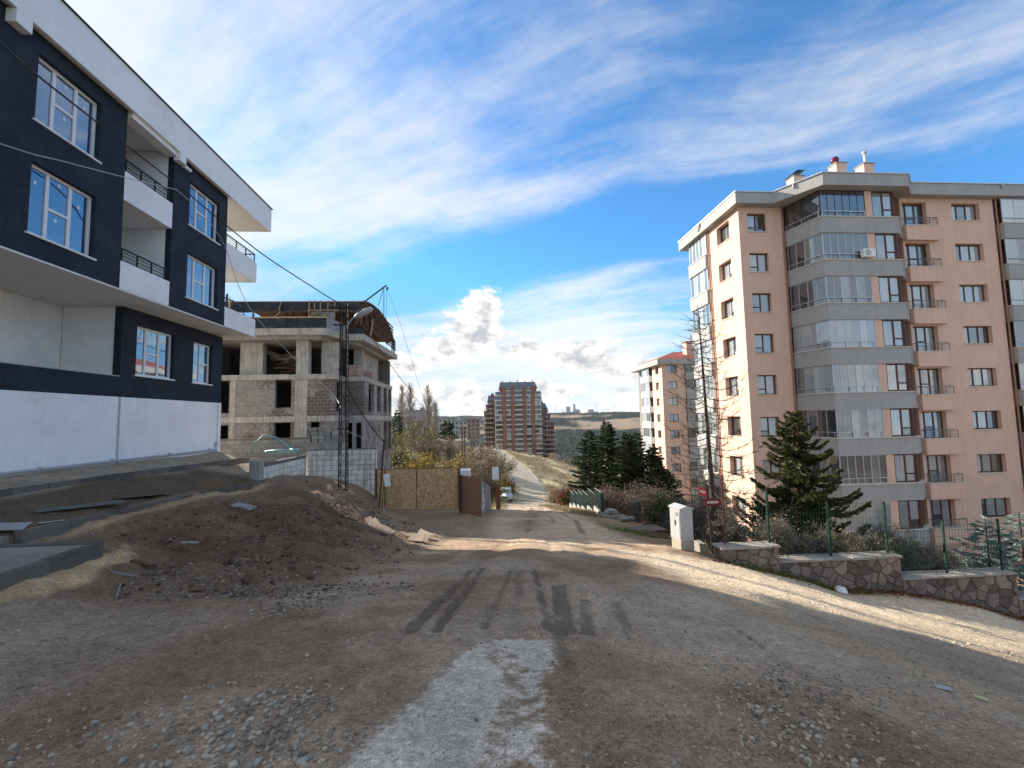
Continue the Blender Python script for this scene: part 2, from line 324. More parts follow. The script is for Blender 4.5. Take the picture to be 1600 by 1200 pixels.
# ================================================================== terrain
CP=[ # x,y,z control points of the terrain
(0,-6,.6),(0,0,0.02),(0,2,-.03),(0,5,-.5),(0,8,-1.08),(1,12,-1.85),(2,16,-2.5),(3,21,-3.2),(4,30,-4.7),(5,40,-6.4),(6,50,-8.1),(6.5,58,-9.4),(8,75,-11.5),(9,100,-12),(7,130,-11.3),(5,160,-10.4),(6,172,-10.3),
(3,2,-.25),(3,5,-.85),(4,8,-1.5),(5,11.5,-2.15),(5.9,13,-2.42),(7,12.2,-2.62),(10,12.2,-3.45),(15.4,12.2,-4.45),(20,12,-5.2),(9.3,7.5,-2.75),(6,5,-1.6),(12,4,-3.0),(9,0,-1.2),(9,-6,0),(20,4,-4.6),(25,-6,-3),
(-12.4,2,.37),(-12.4,8,.37),(-12.4,14,.36),(-12.4,21.7,.33),(-16,10,.4),(-16,19,.4),(-10.6,6,.2),(-10.6,12,.16),(-10.4,18,.0),(-8,4,-.15),(-8,8.3,-.36),(-8,15.5,-.6),(-8.2,19,-.6),(-6,3,-.1),(-6,5,-.28),(-6,7.2,-.42),(-4.4,6.7,-.8),(-4,3.65,-.17),(-3,-2,.1),(-9,-6,.4),
(-6.6,11,-.55),(-6.9,14,-.7),(-7,16,-.75),(-6.6,19.5,-.95),(-5.8,20.9,-1.35),(-7.4,20.9,-.9),(-5.2,21.1,-1.8),(-5.0,19.6,-1.7),(-5,10,-.95),(-3.5,9.5,-1.35),(-4.8,14,-1.25),(-3.2,14,-1.9),(-1.8,13,-2.1),(-5,18.2,-1.7),(-3.6,17.5,-2.55),
(-3,19.5,-2.78),(-1,19,-2.8),(-4.5,20.6,-2.75),(-1,21,-2.85),(-4,25,-3.2),(0,25,-3.6),(1,30,-4.6),(-8,25,-2.6),(-10,20,-.6),(-14,23,-.4),(-14,29,-2.4),(-25,25,-1.5),(-8,34,-4.2),(-9,45,-4.8),(-20,45,-3),(-2,40,-6.2),(1,52,-8.3),(2,60,-9.6),
(-4,60,-7),(-10,62,-3.6),(-14,75,-2.6),(-20,100,-.5),(-30,130,1),(-4,90,-9),(-8,110,-7),(-5,140,-9),(-40,70,0),(-60,150,4),
(8,30,-5),(9,25,-4.6),(9,40,-6.8),(12,55,-9.3),(14,75,-11.5),(9.5,18,-4),(12,20,-5),(22,75,-15),(20,100,-15),(16,130,-12.5),(22,165,-13),(40,170,-20),(-10,172,-8.6),
(6.8,14,-2.7),(10,14.2,-3.1),(15,14.2,-3.7),(22,14,-4.6),(13,18,-4.6),(18,20,-5.8),(26,19,-6.4),(20,27,-7.8),(30,25,-7.8),(40,24,-7.8),(40,12,-7.5),(20,40,-9.5),(30,50,-13),(33,72,-19),(45,80,-20),(60,50,-14),
(0,230,-24),(40,240,-28),(-60,230,-12),(90,200,-32),(90,100,-24),(-60,-20,1),(60,-20,-6),(-90,60,2),(100,20,-14)]
CP=np.array(CP,float)
def _k(a,b): return np.sqrt(((a[:,None,:2]-b[None,:,:2])**2).sum(-1)+.09)
_A=_k(CP,CP); _n=len(CP)
_M=np.zeros((_n+3,_n+3)); _M[:_n,:_n]=_A; _M[:_n,_n]=1; _M[:_n,_n+1:]=CP[:,:2]; _M[_n:,:_n]=_M[:_n,_n:].T
_W=np.linalg.solve(_M,np.r_[CP[:,2],0,0,0])
def hz(x,y):
    x=np.atleast_1d(np.asarray(x,float)); y=np.atleast_1d(np.asarray(y,float))
    q=np.c_[x.ravel(),y.ravel()]; out=np.empty(len(q))
    for i in range(0,len(q),20000):
        s=q[i:i+20000]; out[i:i+20000]=_k(s,CP)@_W[:_n]+_W[_n]+s@_W[_n+1:]
    return out.reshape(x.shape)
def interp(y, Y, V): return np.interp(y, Y, V)
RC_Y = [-8, 0, 8, 12, 21, 30, 40, 58, 75, 100, 130, 160, 172]; RC_X = [0, .4, .9, 1.6, 3.0, 3.9, 4.9, 6.2, 8, 9.5, 8.5, 6.5, 6]
RH_V = [3.6, 3.4, 3.3, 3.6, 2.5, 2.6, 2.8, 3.2, 3.6, 4, 3.6, 2.6, 2.4]
TRK = [ # dark tyre strips: x at y0, y0, x at y1, y1, width, strength
 (-.71, 4.3, -.18, 8.9, .18, 1.), (-.46, 4.3, .02, 8.9, .15, 1.), (-.01, 4.3, .57, 8.8, .12, .72), (.30, 4.3, .66, 8.3, .2, .55), (.74, 4.2, 1.14, 6.9, .24, .95), (.60, 4.25, .95, 8.6, .12, .85), (.95, 4.2, 1.32, 5.9, .17, .8), (1.34, 4.1, 1.70, 5.9, .16, .75), (1.15, 4.15, 1.55, 5.6, .10, .5), (2.9, 5.5, 2.45, 3.3, .07, .8), (.50, 2.1, .68, 4.2, .15, .62), (-1.3, 2.1, -.80, 4.3, .30, .55), (.95, 2.1, 1.0, 4.1, .3, .42), (.2, 8.6, 1.0, 14, .14, .42), (-.2, 8.9, .5, 13.5, .14, .42), (1.2, 7.5, 2.3, 16, .16, .42)]
TRK2 = [(1.3, .16, .8), (.1, .14, .7), (-.75, .16, .75), (-1.0, .1, .55), (.75, .12, .5)]   # offsets from the road middle of the long curving wheel lines
CONC = [(-.72, 2.2), (-.69, 2.32), (-.46, 2.8), (-.27, 3.34), (.06, 3.98), (.55, 4.0), (.43, 3.2), (.31, 2.68), (.30, 2.2)]
def in_poly_soft(x, y, P):
    """signed distance-like (positive inside) to a polygon"""
    x = np.asarray(x); d = np.full(x.shape, 1e9); ins = np.zeros(x.shape, bool); n = len(P)
    for i in range(n):
        (x0, y0), (x1, y1) = P[i], P[(i+1) % n]; ex, ey = x1-x0, y1-y0
        t = np.clip(((x-x0)*ex + (y-y0)*ey)/(ex*ex+ey*ey+1e-12), 0, 1); d = np.minimum(d, np.hypot(x-x0-t*ex, y-y0-t*ey))
        c = ((y0 > y) != (y1 > y)) & (x < ex*(y-y0)/(ey if ey else 1e-12) + x0); ins ^= c
    return np.where(ins, d, -d)
def far_z(x, y):
    r = np.hypot(x, y); az = np.degrees(np.arctan2(x, y))
    prof = np.interp(r, [0, 230, 400, 800, 1300, 1700, 2100, 2500, 2800, 3600, 9000], [-14, -27, -48, -80, -86, -62, -24, 10, 20, -30, -60])
    side = 1 - .5*sst(np.abs(az), 60, 110)
    rel = sst(r, 500, 2000)
    return prof*side + rel*(13*nfbm(x/520+3, y/520, 5, 4) + 5*nfbm(x/150, y/150, 6, 3)) + 6*sst(r, 230, 500)*nfbm(x/90, y/90, 8, 3)
def road_mask(x, y):
    c = interp(y, RC_Y, RC_X); h = interp(y, RC_Y, RH_V); e = nfbm(x*.6, y*.6, 21, 3)*.35
    return h + e - np.abs(x - c)
def lane_mask(x, y):
    # gravel lane falling away to the right in front of the stone wall
    e = nfbm(x*.7, y*.7, 22, 3)*.3
    return np.minimum(np.minimum(12.15 - y, y - (1.0 - .12*x)), x - 3.6) + e
def ground_z(x, y, relief=True):
    x = np.asarray(x, float); y = np.asarray(y, float); sh = np.broadcast(x, y).shape; x = np.broadcast_to(x, sh).copy(); y = np.broadcast_to(y, sh).copy()
    xc = np.clip(x, -85, 95); yc = np.clip(y, -18, 228); zn = hz(xc, yc)
    w = np.maximum(np.maximum(sst(x, 60, 95), sst(-x, 55, 85)), np.maximum(sst(y, 185, 228), sst(-y, 8, 18)))
    z = zn*(1-w) + far_z(x, y)*w
    if relief:
        rd = sst(road_mask(x, y), -.4, .5); ln = sst(lane_mask(x, y), -.3, .5); soft = np.maximum(rd, ln)*(y < 175)
        near = 1 - sst(np.hypot(x, y), 20, 60)
        rough_ = (.055*nfbm(x/.9, y/.9, 1, 3) + .03*nfbm(x/.22, y/.22, 2, 3))*(1-soft) + (.022*nfbm(x/1.1, y/.9, 3, 3) + .009*nfbm(x/.13, y/.13, 4, 3))*soft
        # heap of clods below the kerb
        mound = np.exp(-(((x+4.6)/2.6)**2 + ((y-11)/5.)**2))*(1-soft)
        rough_ = rough_ + mound*(.12*nfbm(x/1.3, y/1.3, 9, 4) + .07*(1-2*np.abs(nfbm(x/.55, y/.55, 14, 3))) + .05*nfbm(x/.2, y/.2, 10, 3))
        flat = sst(x, -9.5, -8.6)  # trodden strip by the house stays even
        z = z + rough_*near*(.25 + .75*flat)
        z = z + (1-near)*(1-w)*(.35*nfbm(x/6, y/6, 12, 4) + .22*nfbm(x/1.6, y/1.6, 13, 3))*(1-soft)*sst(np.hypot(x, y), 30, 90)
        for (xa, ya, xb, yb, wd, st) in TRK:
            t = np.clip((y-ya)/(yb-ya), 0, 1); xt = xa + (xb-xa)*t; inr = ((y-ya)/(yb-ya) > -.02) & ((y-ya)/(yb-ya) < 1.02); d = np.abs(x-xt)/(wd*.5)
            z = z + inr*st*(-.018*(1-sst(d, .6, 1.1)) + .012*np.exp(-((d-1.5)/.4)**2))
        # long worn wheel ruts down the hill
        for off in (-1.15, .25, 1.35):
            xt = interp(y, RC_Y, RC_X) + off + .12*nfbm(y*.25, y*0+off, 31, 2); z = z - .03*np.exp(-((x-xt)/.22)**2)*rd*sst(y, 3, 7)*(y < 80)
    return z
def gz(x, y): return float(ground_z(np.array([x]), np.array([y]))[0])

def axis(lo, hi, f0, f1, step, g):
    a = list(np.arange(f0, f1+1e-6, step)); s = step
    while a[-1] < hi: s *= g; a.append(a[-1]+s)
    s = step
    b = [a[0]]
    while b[-1] > lo: s *= g; b.append(b[-1]-s)
    return np.array(b[:0:-1] + a)
gx = axis(-3600, 3600, -8.5, 10.5, .055, 1.055); gy = axis(-400, 4200, 1.8, 13.5, .055, 1.035)
GX, GY = np.meshgrid(gx, gy); shp = GX.shape
GZ = ground_z(GX.ravel(), GY.ravel()).reshape(shp)
gxr, gyr = GX.ravel(), GY.ravel()
def ground_colours(x, y):
    n1 = nfbm(x/2.2, y/2.2, 41, 4); n2 = nfbm(x/.5, y/.5, 42, 3); r = np.hypot(x, y)
    C = np.empty((len(x), 3)); C[:] = (.185, .145, .108)
    def mix(col, m):
        m = np.clip(m, 0, 1)[:, None]; C[:] = C*(1-m) + np.array(col)*m
    # dry grass slopes beyond the first buildings
    mix((.30, .235, .135), sst(y, 24, 40)*(.8 + .3*n1)); mix((.14, .125, .05), sst(n1, .1, .6)*sst(y, 30, 45)*.7)
    mix((.46, .375, .22), sst(y, 60, 90)*sst(x, -2, 6)*(.9))
    # brown clods of the bank, grey dust below it
    bank = np.exp(-(((x+5.2)/2.4)**4 + ((y-12)/6)**4)); mix((.105, .068, .046), bank*(.95+.3*n2)); mix((.19, .14, .10), bank*sst(nfbm(x/.9, y/.9, 44, 4), .15, .7)*.6); mix((.055, .056, .03), bank*sst(n1 + sst(y, 12, 19)*.5, .35, .9)*.7)
    mix((.235, .20, .168), sst(-x, 2.2, 3.2)*(1-sst(y, 5.2, 6.4))*(.8+.3*n1))
    mix((.27, .235, .19), sst(-x, 8.9, 9.4)*(1-sst(y, 23, 24))*.9)          # trodden strip by the white house
    soil = sst(-x, 8.15, 8.4)*(1-sst(-x, 10.0+.5*n1, 10.6+.5*n1))*sst(y, 6.5, 8)*(1-sst(y, 16.5, 17.5)); mix((.10, .075, .05), soil*.95)
    sand = in_poly_soft(x + .12*n2, y + .12*n1, [(-6.05, 2.5), (-5.7, 4.), (-5.35, 5.6), (-5.45, 6.8), (-5.75, 7.9), (-6.6, 8.5), (-6.1, 8.3)]); mix((.36, .275, .17), sst(sand, -.1, .12)*.95)
    mix((.34, .265, .165), np.exp(-((x+7.72)/.16)**2)*sst(y, 8.4, 9)*(1-sst(y, 16.4, 17))*.9)
    # dirt road
    rm = sst(road_mask(x, y), -.25, .35)*(y < 200)
    mix((.245, .205, .163), rm); mix((.36, .305, .235), rm*sst(y, 9.5, 14)); mix((.42, .355, .26), rm*sst(y, 40, 60))
    mix((.32, .29, .245), rm*sst(n1, .0, .7)*.5); mix((.155, .108, .072), rm*sst(-n1+.5*n2, -.1, .6)*.75*(1-sst(y, 12, 16)))
    # worn pale strips between the wheel lines, brown muddy middle
    cx = x - interp(y, RC_Y, RC_X)
    mix((.17, .13, .09), rm*np.exp(-((cx+.6)/.5)**2)*sst(n1, -.2, .5)*.5*sst(y, 14, 18)*(1-sst(y, 40, 55)))
    mix((.165, .135, .10), rm*sst(y, 16.5, 18)*(1-sst(y, 30, 36))*sst(n1, -.1, .5)*.55)
    # forecourt of the gate
    fc = in_poly_soft(x, y, [(-5, 21.5), (-4.2, 17.4), (-2, 14.8), (.2, 15), (.4, 21.5)]); mix((.215, .178, .135), sst(fc, -.4, .4)*.9); mix((.30, .285, .26), sst(fc, 0, .5)*sst(n1, .15, .5)*sst(y, 19, 20)*.8)
    # gravel lane; its sunlit stretch by the wall is painted paler
    lm = sst(lane_mask(x, y), -.2, .5); mix((.245, .215, .178), lm*.9); mix((.47, .42, .335), lm*sst(y - .0*x, 6.5, 9.5)*.95); mix((.14, .125, .108), lm*np.exp(-((y-5.2+.1*x)/1.0)**2)*sst(x, 4.6, 6.5)*sst(n1, -.5, .4)*.75)
    mix((.29, .235, .16), np.exp(-((x-4.3-.45*(y-4)*0)/.5)**2)*sst(n2+n1, 0, .8)*.6*(y < 8)*(1-rm*.3))
    mix((.12, .065, .035), np.exp(-((y-12.2)/.18)**2)*sst(x, 6.3, 6.8)*(x < 30)*(.75+.4*n2))
    mix((.11, .15, .035), np.exp(-(((x-7.3)/1.3)**2+((y-19.5)/1.6)**2))*.9); mix((.15, .17, .05), np.exp(-(((x-6.6)/.8)**2+((y-33)/6.)**2))*.9)
    # soil of the apartment plot
    plot = sst(y, 12.9, 13.3)*sst(x, 6.4, 7.2)*(1-sst(y, 40, 60)); mix((.17, .135, .095), plot); mix((.26, .21, .13), plot*sst(n1, 0, .6)*.7)
    # far country: pine woods and bare tan slopes
    f = sst(r, 190, 320); n3 = nfbm(x/330+1.7, y/330, 51, 5)
    C[:] = C*(1-f[:, None]) + np.array((.018, .028, .020))*f[:, None]; mix((.24, .175, .12), f*np.maximum(bare(x, y), 0))
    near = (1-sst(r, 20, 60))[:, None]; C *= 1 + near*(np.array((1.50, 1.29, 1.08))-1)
    return C
def bare(x, y):
    """bare tan ground on the far hill"""
    r = np.hypot(x, y); n = nfbm(x/420+7.7, y/200+2.2, 61, 5); n2 = nfbm(x/90, y/60, 62, 4)
    az = np.degrees(np.arctan2(x, y)); return sst(n + .35*n2 + 1.0*np.exp(-((r-2110-60*n2)/270)**2)*sst(az, 9.5, 13.5) + .3*np.exp(-((r-1900)/60)**2) - .35*sst(r, 2480, 2560) - .3*(1-sst(r, 1650, 1850)), .16, .42)
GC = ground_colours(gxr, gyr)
wet = np.zeros(len(gxr))
for (xa, ya, xb, yb, wd, st) in TRK:
    t = (gyr-ya)/(yb-ya); xt = xa+(xb-xa)*np.clip(t, 0, 1); d = np.abs(gxr-xt)/(wd*.5)
    wet = np.maximum(wet, st*(1-sst(d, .7, 1.25))*sst(t, -.01, .02)*(1-sst(t, .94, 1.06))*(.8+.35*nfbm(gxr/.25, gyr/.6, 71, 3)))
for off, wd, st in TRK2:
    xt = interp(gyr, RC_Y, RC_X) + off + .35*nfbm(gyr/6, gyr*0+off*3, 77, 3); wet = np.maximum(wet, st*(1-sst(np.abs(gxr-xt)/wd, .6, 1.3))*sst(gyr, 13.5, 17)*(1-sst(gyr, 34, 50))*(.45+.6*sst(nfbm(gxr/.4, gyr/1.5, 78, 3), -.4, .5)))
wet = np.maximum(wet, .38*sst(nfbm(gxr/.9, gyr/1.6, 72, 4), .25, .8)*(1-sst(np.hypot(gxr-.5, gyr-4.5), 2, 7)))
conc = sst(in_poly_soft(gxr + .07*nfbm(gxr/.35, gyr/.7, 74, 4), gyr + .05*nfbm(gxr/.4, gyr/.4, 75, 3), CONC), -.16, .1)*(1-.5*sst(nfbm(gxr/.22, gyr/.6, 76, 4) + .6*np.exp(-((gxr-.12)/.14)**2), .25, .8))
idx = np.arange(len(gxr)).reshape(shp); q = np.stack([idx[:-1, :-1], idx[:-1, 1:], idx[1:, 1:], idx[1:, :-1]], -1).reshape(-1, 4)
fx = gxr[q].mean(1); fy = gyr[q].mean(1)
m_road = (road_mask(fx, fy) > 0) & (fy > -6) & (fy < 175); m_lane = (lane_mask(fx, fy) > 0) & ~m_road & (fx < 26)

def ground_material():
    m, nt, b = nodes_of('earth_and_gravel'); N = nt.nodes.new; L = nt.links.new
    geo = N('ShaderNodeNewGeometry'); pos = geo.outputs['Position']
    at = N('ShaderNodeAttribute'); at.attribute_name = 'earth'; aw = N('ShaderNodeAttribute'); aw.attribute_name = 'wet'; ac = N('ShaderNodeAttribute'); ac.attribute_name = 'conc'
    def noise(s, d=4, r=.6):
        n = N('ShaderNodeTexNoise'); L(pos, n.inputs['Vector']); n.inputs['Scale'].default_value = s; n.inputs['Detail'].default_value = d; n.inputs['Roughness'].default_value = r; return n.outputs['Fac']
    def mr(x, a, b_, c=0., d=1.):
        n = N('ShaderNodeMapRange'); L(x, n.inputs[0]); n.inputs[1].default_value = a; n.inputs[2].default_value = b_; n.inputs[3].default_value = c; n.inputs[4].default_value = d; return n.outputs[0]
    def ma(op, a, b_):
        n = N('ShaderNodeMath'); n.operation = op
        for i, s in enumerate((a, b_)):
            if hasattr(s, 'is_linked'): L(s, n.inputs[i])
            else: n.inputs[i].default_value = s
        return n.outputs[0]
    def mix(f, c1, c2):
        n = N('ShaderNodeMix'); n.data_type = 'RGBA'; L(f, n.inputs[0])
        for i, c in ((6, c1), (7, c2)):
            if hasattr(c, 'is_linked'): L(c, n.inputs[i])
            else: n.inputs[i].default_value = tuple(c)+(1,)
        return n.outputs[2]
    def scale(c, f):
        n = N('ShaderNodeVectorMath'); n.operation = 'SCALE'; L(c, n.inputs[0]); L(f, n.inputs['Scale']); return n.outputs[0]
    nA, nB, nC = noise(1.1, 5), noise(9, 5, .7), noise(70, 3, .7)
    c = at.outputs['Color']
    c = mix(mr(ma('ADD', ac.outputs['Fac'], ma('MULTIPLY', ma('SUBTRACT', nB, .5), 1.3)), .38, .62), c, (.60, .495, .385))
    c = scale(c, mr(nA, .3, .7, .80, 1.2)); c = scale(c, mr(nB, .28, .72, .66, 1.36)); c = scale(c, mr(noise(28, 4, .7), .3, .7, .72, 1.3)); c = scale(c, mr(nC, .3, .7, .66, 1.34))
    # gravel: two sizes of stones with their own colours
    vs_ = []
    for s, amt, lo in ((34, .75, .5), (80, .8, .4)):
        v = N('ShaderNodeTexVoronoi'); L(pos, v.inputs['Vector']); v.inputs['Scale'].default_value = s
        se = N('ShaderNodeSeparateColor'); L(v.outputs['Color'], se.inputs[0])
        k = ma('MULTIPLY', mr(v.outputs['Distance'], .22, .42, 1., 0.), mr(se.outputs[0], lo, lo+.12))
        k2 = ma('MULTIPLY', k, mr(nB, .35, .6, .25, 1.)); vs_.append(k2)
        tone = mr(se.outputs[1], 0, 1, .55, 1.9); c = mix(ma('MULTIPLY', k2, amt), c, scale(c, tone))
    # dark damp tyre marks
    nD = noise(26, 4, .75); wm = mr(ma('ADD', aw.outputs['Fac'], ma('ADD', ma('MULTIPLY', ma('SUBTRACT', nB, .5), .9), ma('MULTIPLY', ma('SUBTRACT', nD, .5), 1.0))), .36, .72)
    c = mix(ma('MULTIPLY', wm, .68), c, (.070, .050, .031))
    L(c, b.inputs['Base Color']); L(mr(wm, 0, 1, .93, .7), b.inputs['Roughness']); b.inputs['Specular IOR Level'].default_value = .2
    hgt = ma('ADD', ma('ADD', ma('MULTIPLY', nB, .9), ma('MULTIPLY', nC, .35)), ma('ADD', ma('MULTIPLY', vs_[0], .55), ma('MULTIPLY', vs_[1], .25)))
    bp = N('ShaderNodeBump'); bp.inputs['Strength'].default_value = .9; bp.inputs['Distance'].default_value = .03; L(hgt, bp.inputs['Height']); L(bp.outputs[0], b.inputs['Normal'])
    return m
earth = ground_material()
def ground_piece(name, sel):
    fq = q[sel]; used, inv = np.unique(fq, return_inverse=True); V = np.c_[gxr, gyr, GZ.ravel()][used]
    me = mesh_np(name, V, inv.reshape(-1, 4), earth, True)
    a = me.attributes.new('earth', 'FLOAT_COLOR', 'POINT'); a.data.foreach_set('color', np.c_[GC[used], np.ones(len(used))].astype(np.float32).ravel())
    for nm, arr in (('wet', wet), ('conc', conc)):
        a = me.attributes.new(nm, 'FLOAT', 'POINT'); a.data.foreach_set('value', arr[used].astype(np.float32))
    return tag(obj(name, me), kind='structure')
ground_piece('ground', ~(m_road | m_lane)); ground_piece('dirt_road', m_road); ground_piece('gravel_lane', m_lane)

# ================================================================== facade kit
class Fac:
    """a facade plane: u runs to the right as seen from outside, d goes inward"""
    def __init__(s, root, x, y, th): s.root, s.x, s.y, s.th = root, x, y, th; s.c, s.s_ = math.cos(th), math.sin(th)
    def P(s, u, d, z): return (s.x + u*s.c - d*s.s_, s.y + u*s.s_ + d*s.c, z)
    def box(s, mb, u0, u1, d0, d1, z0, z1):
        mb.pts([s.P(*p) for p in ((u0,d0,z0),(u1,d0,z0),(u1,d1,z0),(u0,d1,z0),(u0,d0,z1),(u1,d0,z1),(u1,d1,z1),(u0,d1,z1))],
               [(0,3,2,1),(4,5,6,7),(0,1,5,4),(1,2,6,5),(2,3,7,6),(3,0,4,7)]); return mb
    def part(s, name, mat, *boxes):
        mb = MB()
        for b in boxes: s.box(mb, *b)
        return mb.build(name, mat, s.root)
    def wall(s, name, mat, u0, u1, z0, z1, holes=(), depth=.25, rmat=None):
        us = sorted({u0, u1, *[h[0] for h in holes], *[h[1] for h in holes]}); zs = sorted({z0, z1, *[h[2] for h in holes], *[h[3] for h in holes]})
        mb = MB()
        for a, b in zip(us, us[1:]):
            run = None
            for c, e in zip(zs, zs[1:]):
                if any(h[0]-1e-6 <= a and b <= h[1]+1e-6 and h[2]-1e-6 <= c and e <= h[3]+1e-6 for h in holes): continue
                mb.quad(s.P(a,0,c), s.P(b,0,c), s.P(b,0,e), s.P(a,0,e))
        for (a, b, c, e) in holes:
            mb.quad(s.P(a,0,c), s.P(a,0,e), s.P(a,depth,e), s.P(a,depth,c)); mb.quad(s.P(b,0,c), s.P(b,depth,c), s.P(b,depth,e), s.P(b,0,e))
            mb.quad(s.P(a,0,c), s.P(a,depth,c), s.P(b,depth,c), s.P(b,0,c)); mb.quad(s.P(a,0,e), s.P(b,0,e), s.P(b,depth,e), s.P(a,depth,e))
        # free rim so the wall is not paper thin
        for (a, b) in (((u0,z0),(u1,z0)), ((u1,z0),(u1,z1)), ((u1,z1),(u0,z1)), ((u0,z1),(u0,z0))):
            mb.quad(s.P(a[0],0,a[1]), s.P(a[0],depth,a[1]), s.P(b[0],depth,b[1]), s.P(b[0],0,b[1]))
        return mb.build(name, mat, s.root)
    def place(s, name, me, u, d, z):
        p = Vector(s.P(u, d, z)) - wloc(s.root); return obj(name, me, s.root, p, (0, 0, s.th))
_mc = {}
def bmesh_box(key, mat, *boxes):
    k = (key, mat.name, boxes)
    if k not in _mc:
        mb = MB()
        for b in boxes: mb.box(*b)
        _mc[k] = mb.mesh(key, mat)
    return _mc[k]
def window(fac, u0, u1, z0, z1, inset, frame, panes, cols=(1,), transom=None, fw=.065, th=.07, sill=None, name='window', sticker=False):
    """window object (its frame) with a pane object per light; transom: {column: height fraction}"""
    w, h = u1-u0, z1-z0; tot = sum(cols); key = (round(w,3), round(h,3), cols, tuple(sorted((transom or {}).items())), fw, frame.name)
    boxes = [(0, fw, 0, th, 0, h), (w-fw, w, 0, th, 0, h), (fw, w-fw, 0, th, 0, fw), (fw, w-fw, 0, th, h-fw, h)]
    lights = []; x = 0.; iw = w
    for i, c in enumerate(cols):
        a = x + (fw if i == 0 else fw*.6); x += w*c/tot; b = x - (fw if i == len(cols)-1 else fw*.6)
        if i < len(cols)-1: boxes.append((b, x+fw*.6, .006, th-.006, fw, h-fw))
        if transom and i in transom:
            zt = h*transom[i]; boxes.append((a, b, .006, th-.006, zt-fw*.5, zt+fw*.5)); lights += [(a, b, fw, zt-fw*.5), (a, b, zt+fw*.5, h-fw)]
        else: lights.append((a, b, fw, h-fw))
    win = fac.place(name, bmesh_box('window_frame', frame, *boxes), u0, inset, z0)
    for j, (a, b, c, e) in enumerate(lights):
        pm = panes[j % len(panes)]
        p = obj('pane', bmesh_box('pane', pm, (0, round(b-a, 3), 0, .02, 0, round(e-c, 3))), win, (a, th*.45, c))
        if sticker:
            obj('sticker', bmesh_box('sticker', white_paint, (0, .07, 0, .004, 0, .09)), win, (a+(b-a)*rng.uniform(.35, .6), th*.45-.006, c+(e-c)*rng.uniform(.7, .85)))
    if sill:
        o, m_ = sill; obj('sill', bmesh_box('sill', m_, (-.06, round(w+.06, 3), -inset-o, -.002, -.05, 0.)), win, (0, 0, 0))
    return win
def railing(fac, mat, u0, u1, d, z0, z1, posts, nbars, r=.018, name='railing', ends=0.):
    mb = MB(); us = np.linspace(u0, u1, posts)
    for u in us: fac.box(mb, u-r, u+r, d-r, d+r, z0, z1-.021)
    fac.box(mb, u0-.03, u1+.03, d-.025, d+.025, z1-.02, z1+.02)
    for k in range(nbars):
        z = z0 + (z1-z0)*(k+.6)/(nbars+.6); fac.box(mb, u0, u1, d-r*.45-r*1.5, d-r*1.02, z-r*.5, z+r*.5)
    if ends:
        for u in (u0, u1): fac.box(mb, u-.02, u+.02, d+.026, d+ends, z1-.02, z1+.018)
    return mb.build(name, mat, fac.root)

# ================================================================== new black-and-white house on the left
H = thing('new_house', 'new black and white three-storey apartment house with white roof fascia on the left', 'house', (-12.4, 12, .3))
U = Fac(H, -11, 0, R(90)); G = Fac(H, -12.4, 0, R(90))
def dark_win(f, a, b, c, e, tr=.48, cols=(.9, 1, 1)):
    return window(f, a, b, c, e, .13, upvc, [glass_sky], cols, {1: tr}, .075, .08, (.05, white_paint), sticker=True)
wins1 = [(11.16, 12.98, 9.27, 11.03), (11.16, 12.98, 6.38, 8.19), (5.6, 7.4, 9.27, 11.03), (5.6, 7.4, 6.38, 8.19)]
wins2 = [(16.94, 18.84, 9.19, 10.9), (16.94, 18.84, 6.39, 8.1)]
U.wall('dark_wall', dark_stucco, -3, 13.92, 5.81, 11.52, wins1, .2); U.wall('dark_wall', dark_stucco, 16.05, 19.4, 5.81, 11.52, wins2, .2)
for w in wins1 + wins2: dark_win(U, *w)
U.part('side_wall', dark_stucco, (13.72, 13.918, .2, 1.95, 5.82, 11.5)); U.part('side_wall', dark_stucco, (19.2, 19.398, .2, 5, 5.82, 11.5))
U.part('balcony_wall', white_stucco, (13.93, 16.04, 1.9, 2.05, 5.82, 11.5), (16.055, 16.2, .22, 1.89, 5.83, 11.5))
U.part('balcony_slab', white_stucco, (13.93, 16.04, .152, 1.89, 8.62, 8.85))
for z0, z1, zr in ((5.815, 6.68, 7.1), (8.62, 9.55, 9.97)):
    U.part('balcony_parapet', white_stucco, (13.925, 16.045, .0, .15, z0, z1)); railing(U, rail_black, 14.05, 15.9, .08, z1, zr, 4, 3)
for z0, z1, zr in ((5.80, 6.66, 7.08), (8.52, 9.5, 9.92)):
    U.part('balcony_parapet', white_stucco, (19.402, 21.98, 0, .15, z0, z1), (21.83, 21.979, .151, 1.7, z0, z1), (19.41, 21.82, .152, 1.7, z0+.01, z0+.2))
    railing(U, rail_black, 19.5, 21.9, .08, z1, zr, 4, 3, ends=1.5)
U.part('soffit', soffit_paint, (-3, 19.39, .004, 3.6, 5.76, 5.806)); U.part('soffit_edge', white_stucco, (-3, 19.38, .21, 3.6, 5.81, 5.9))
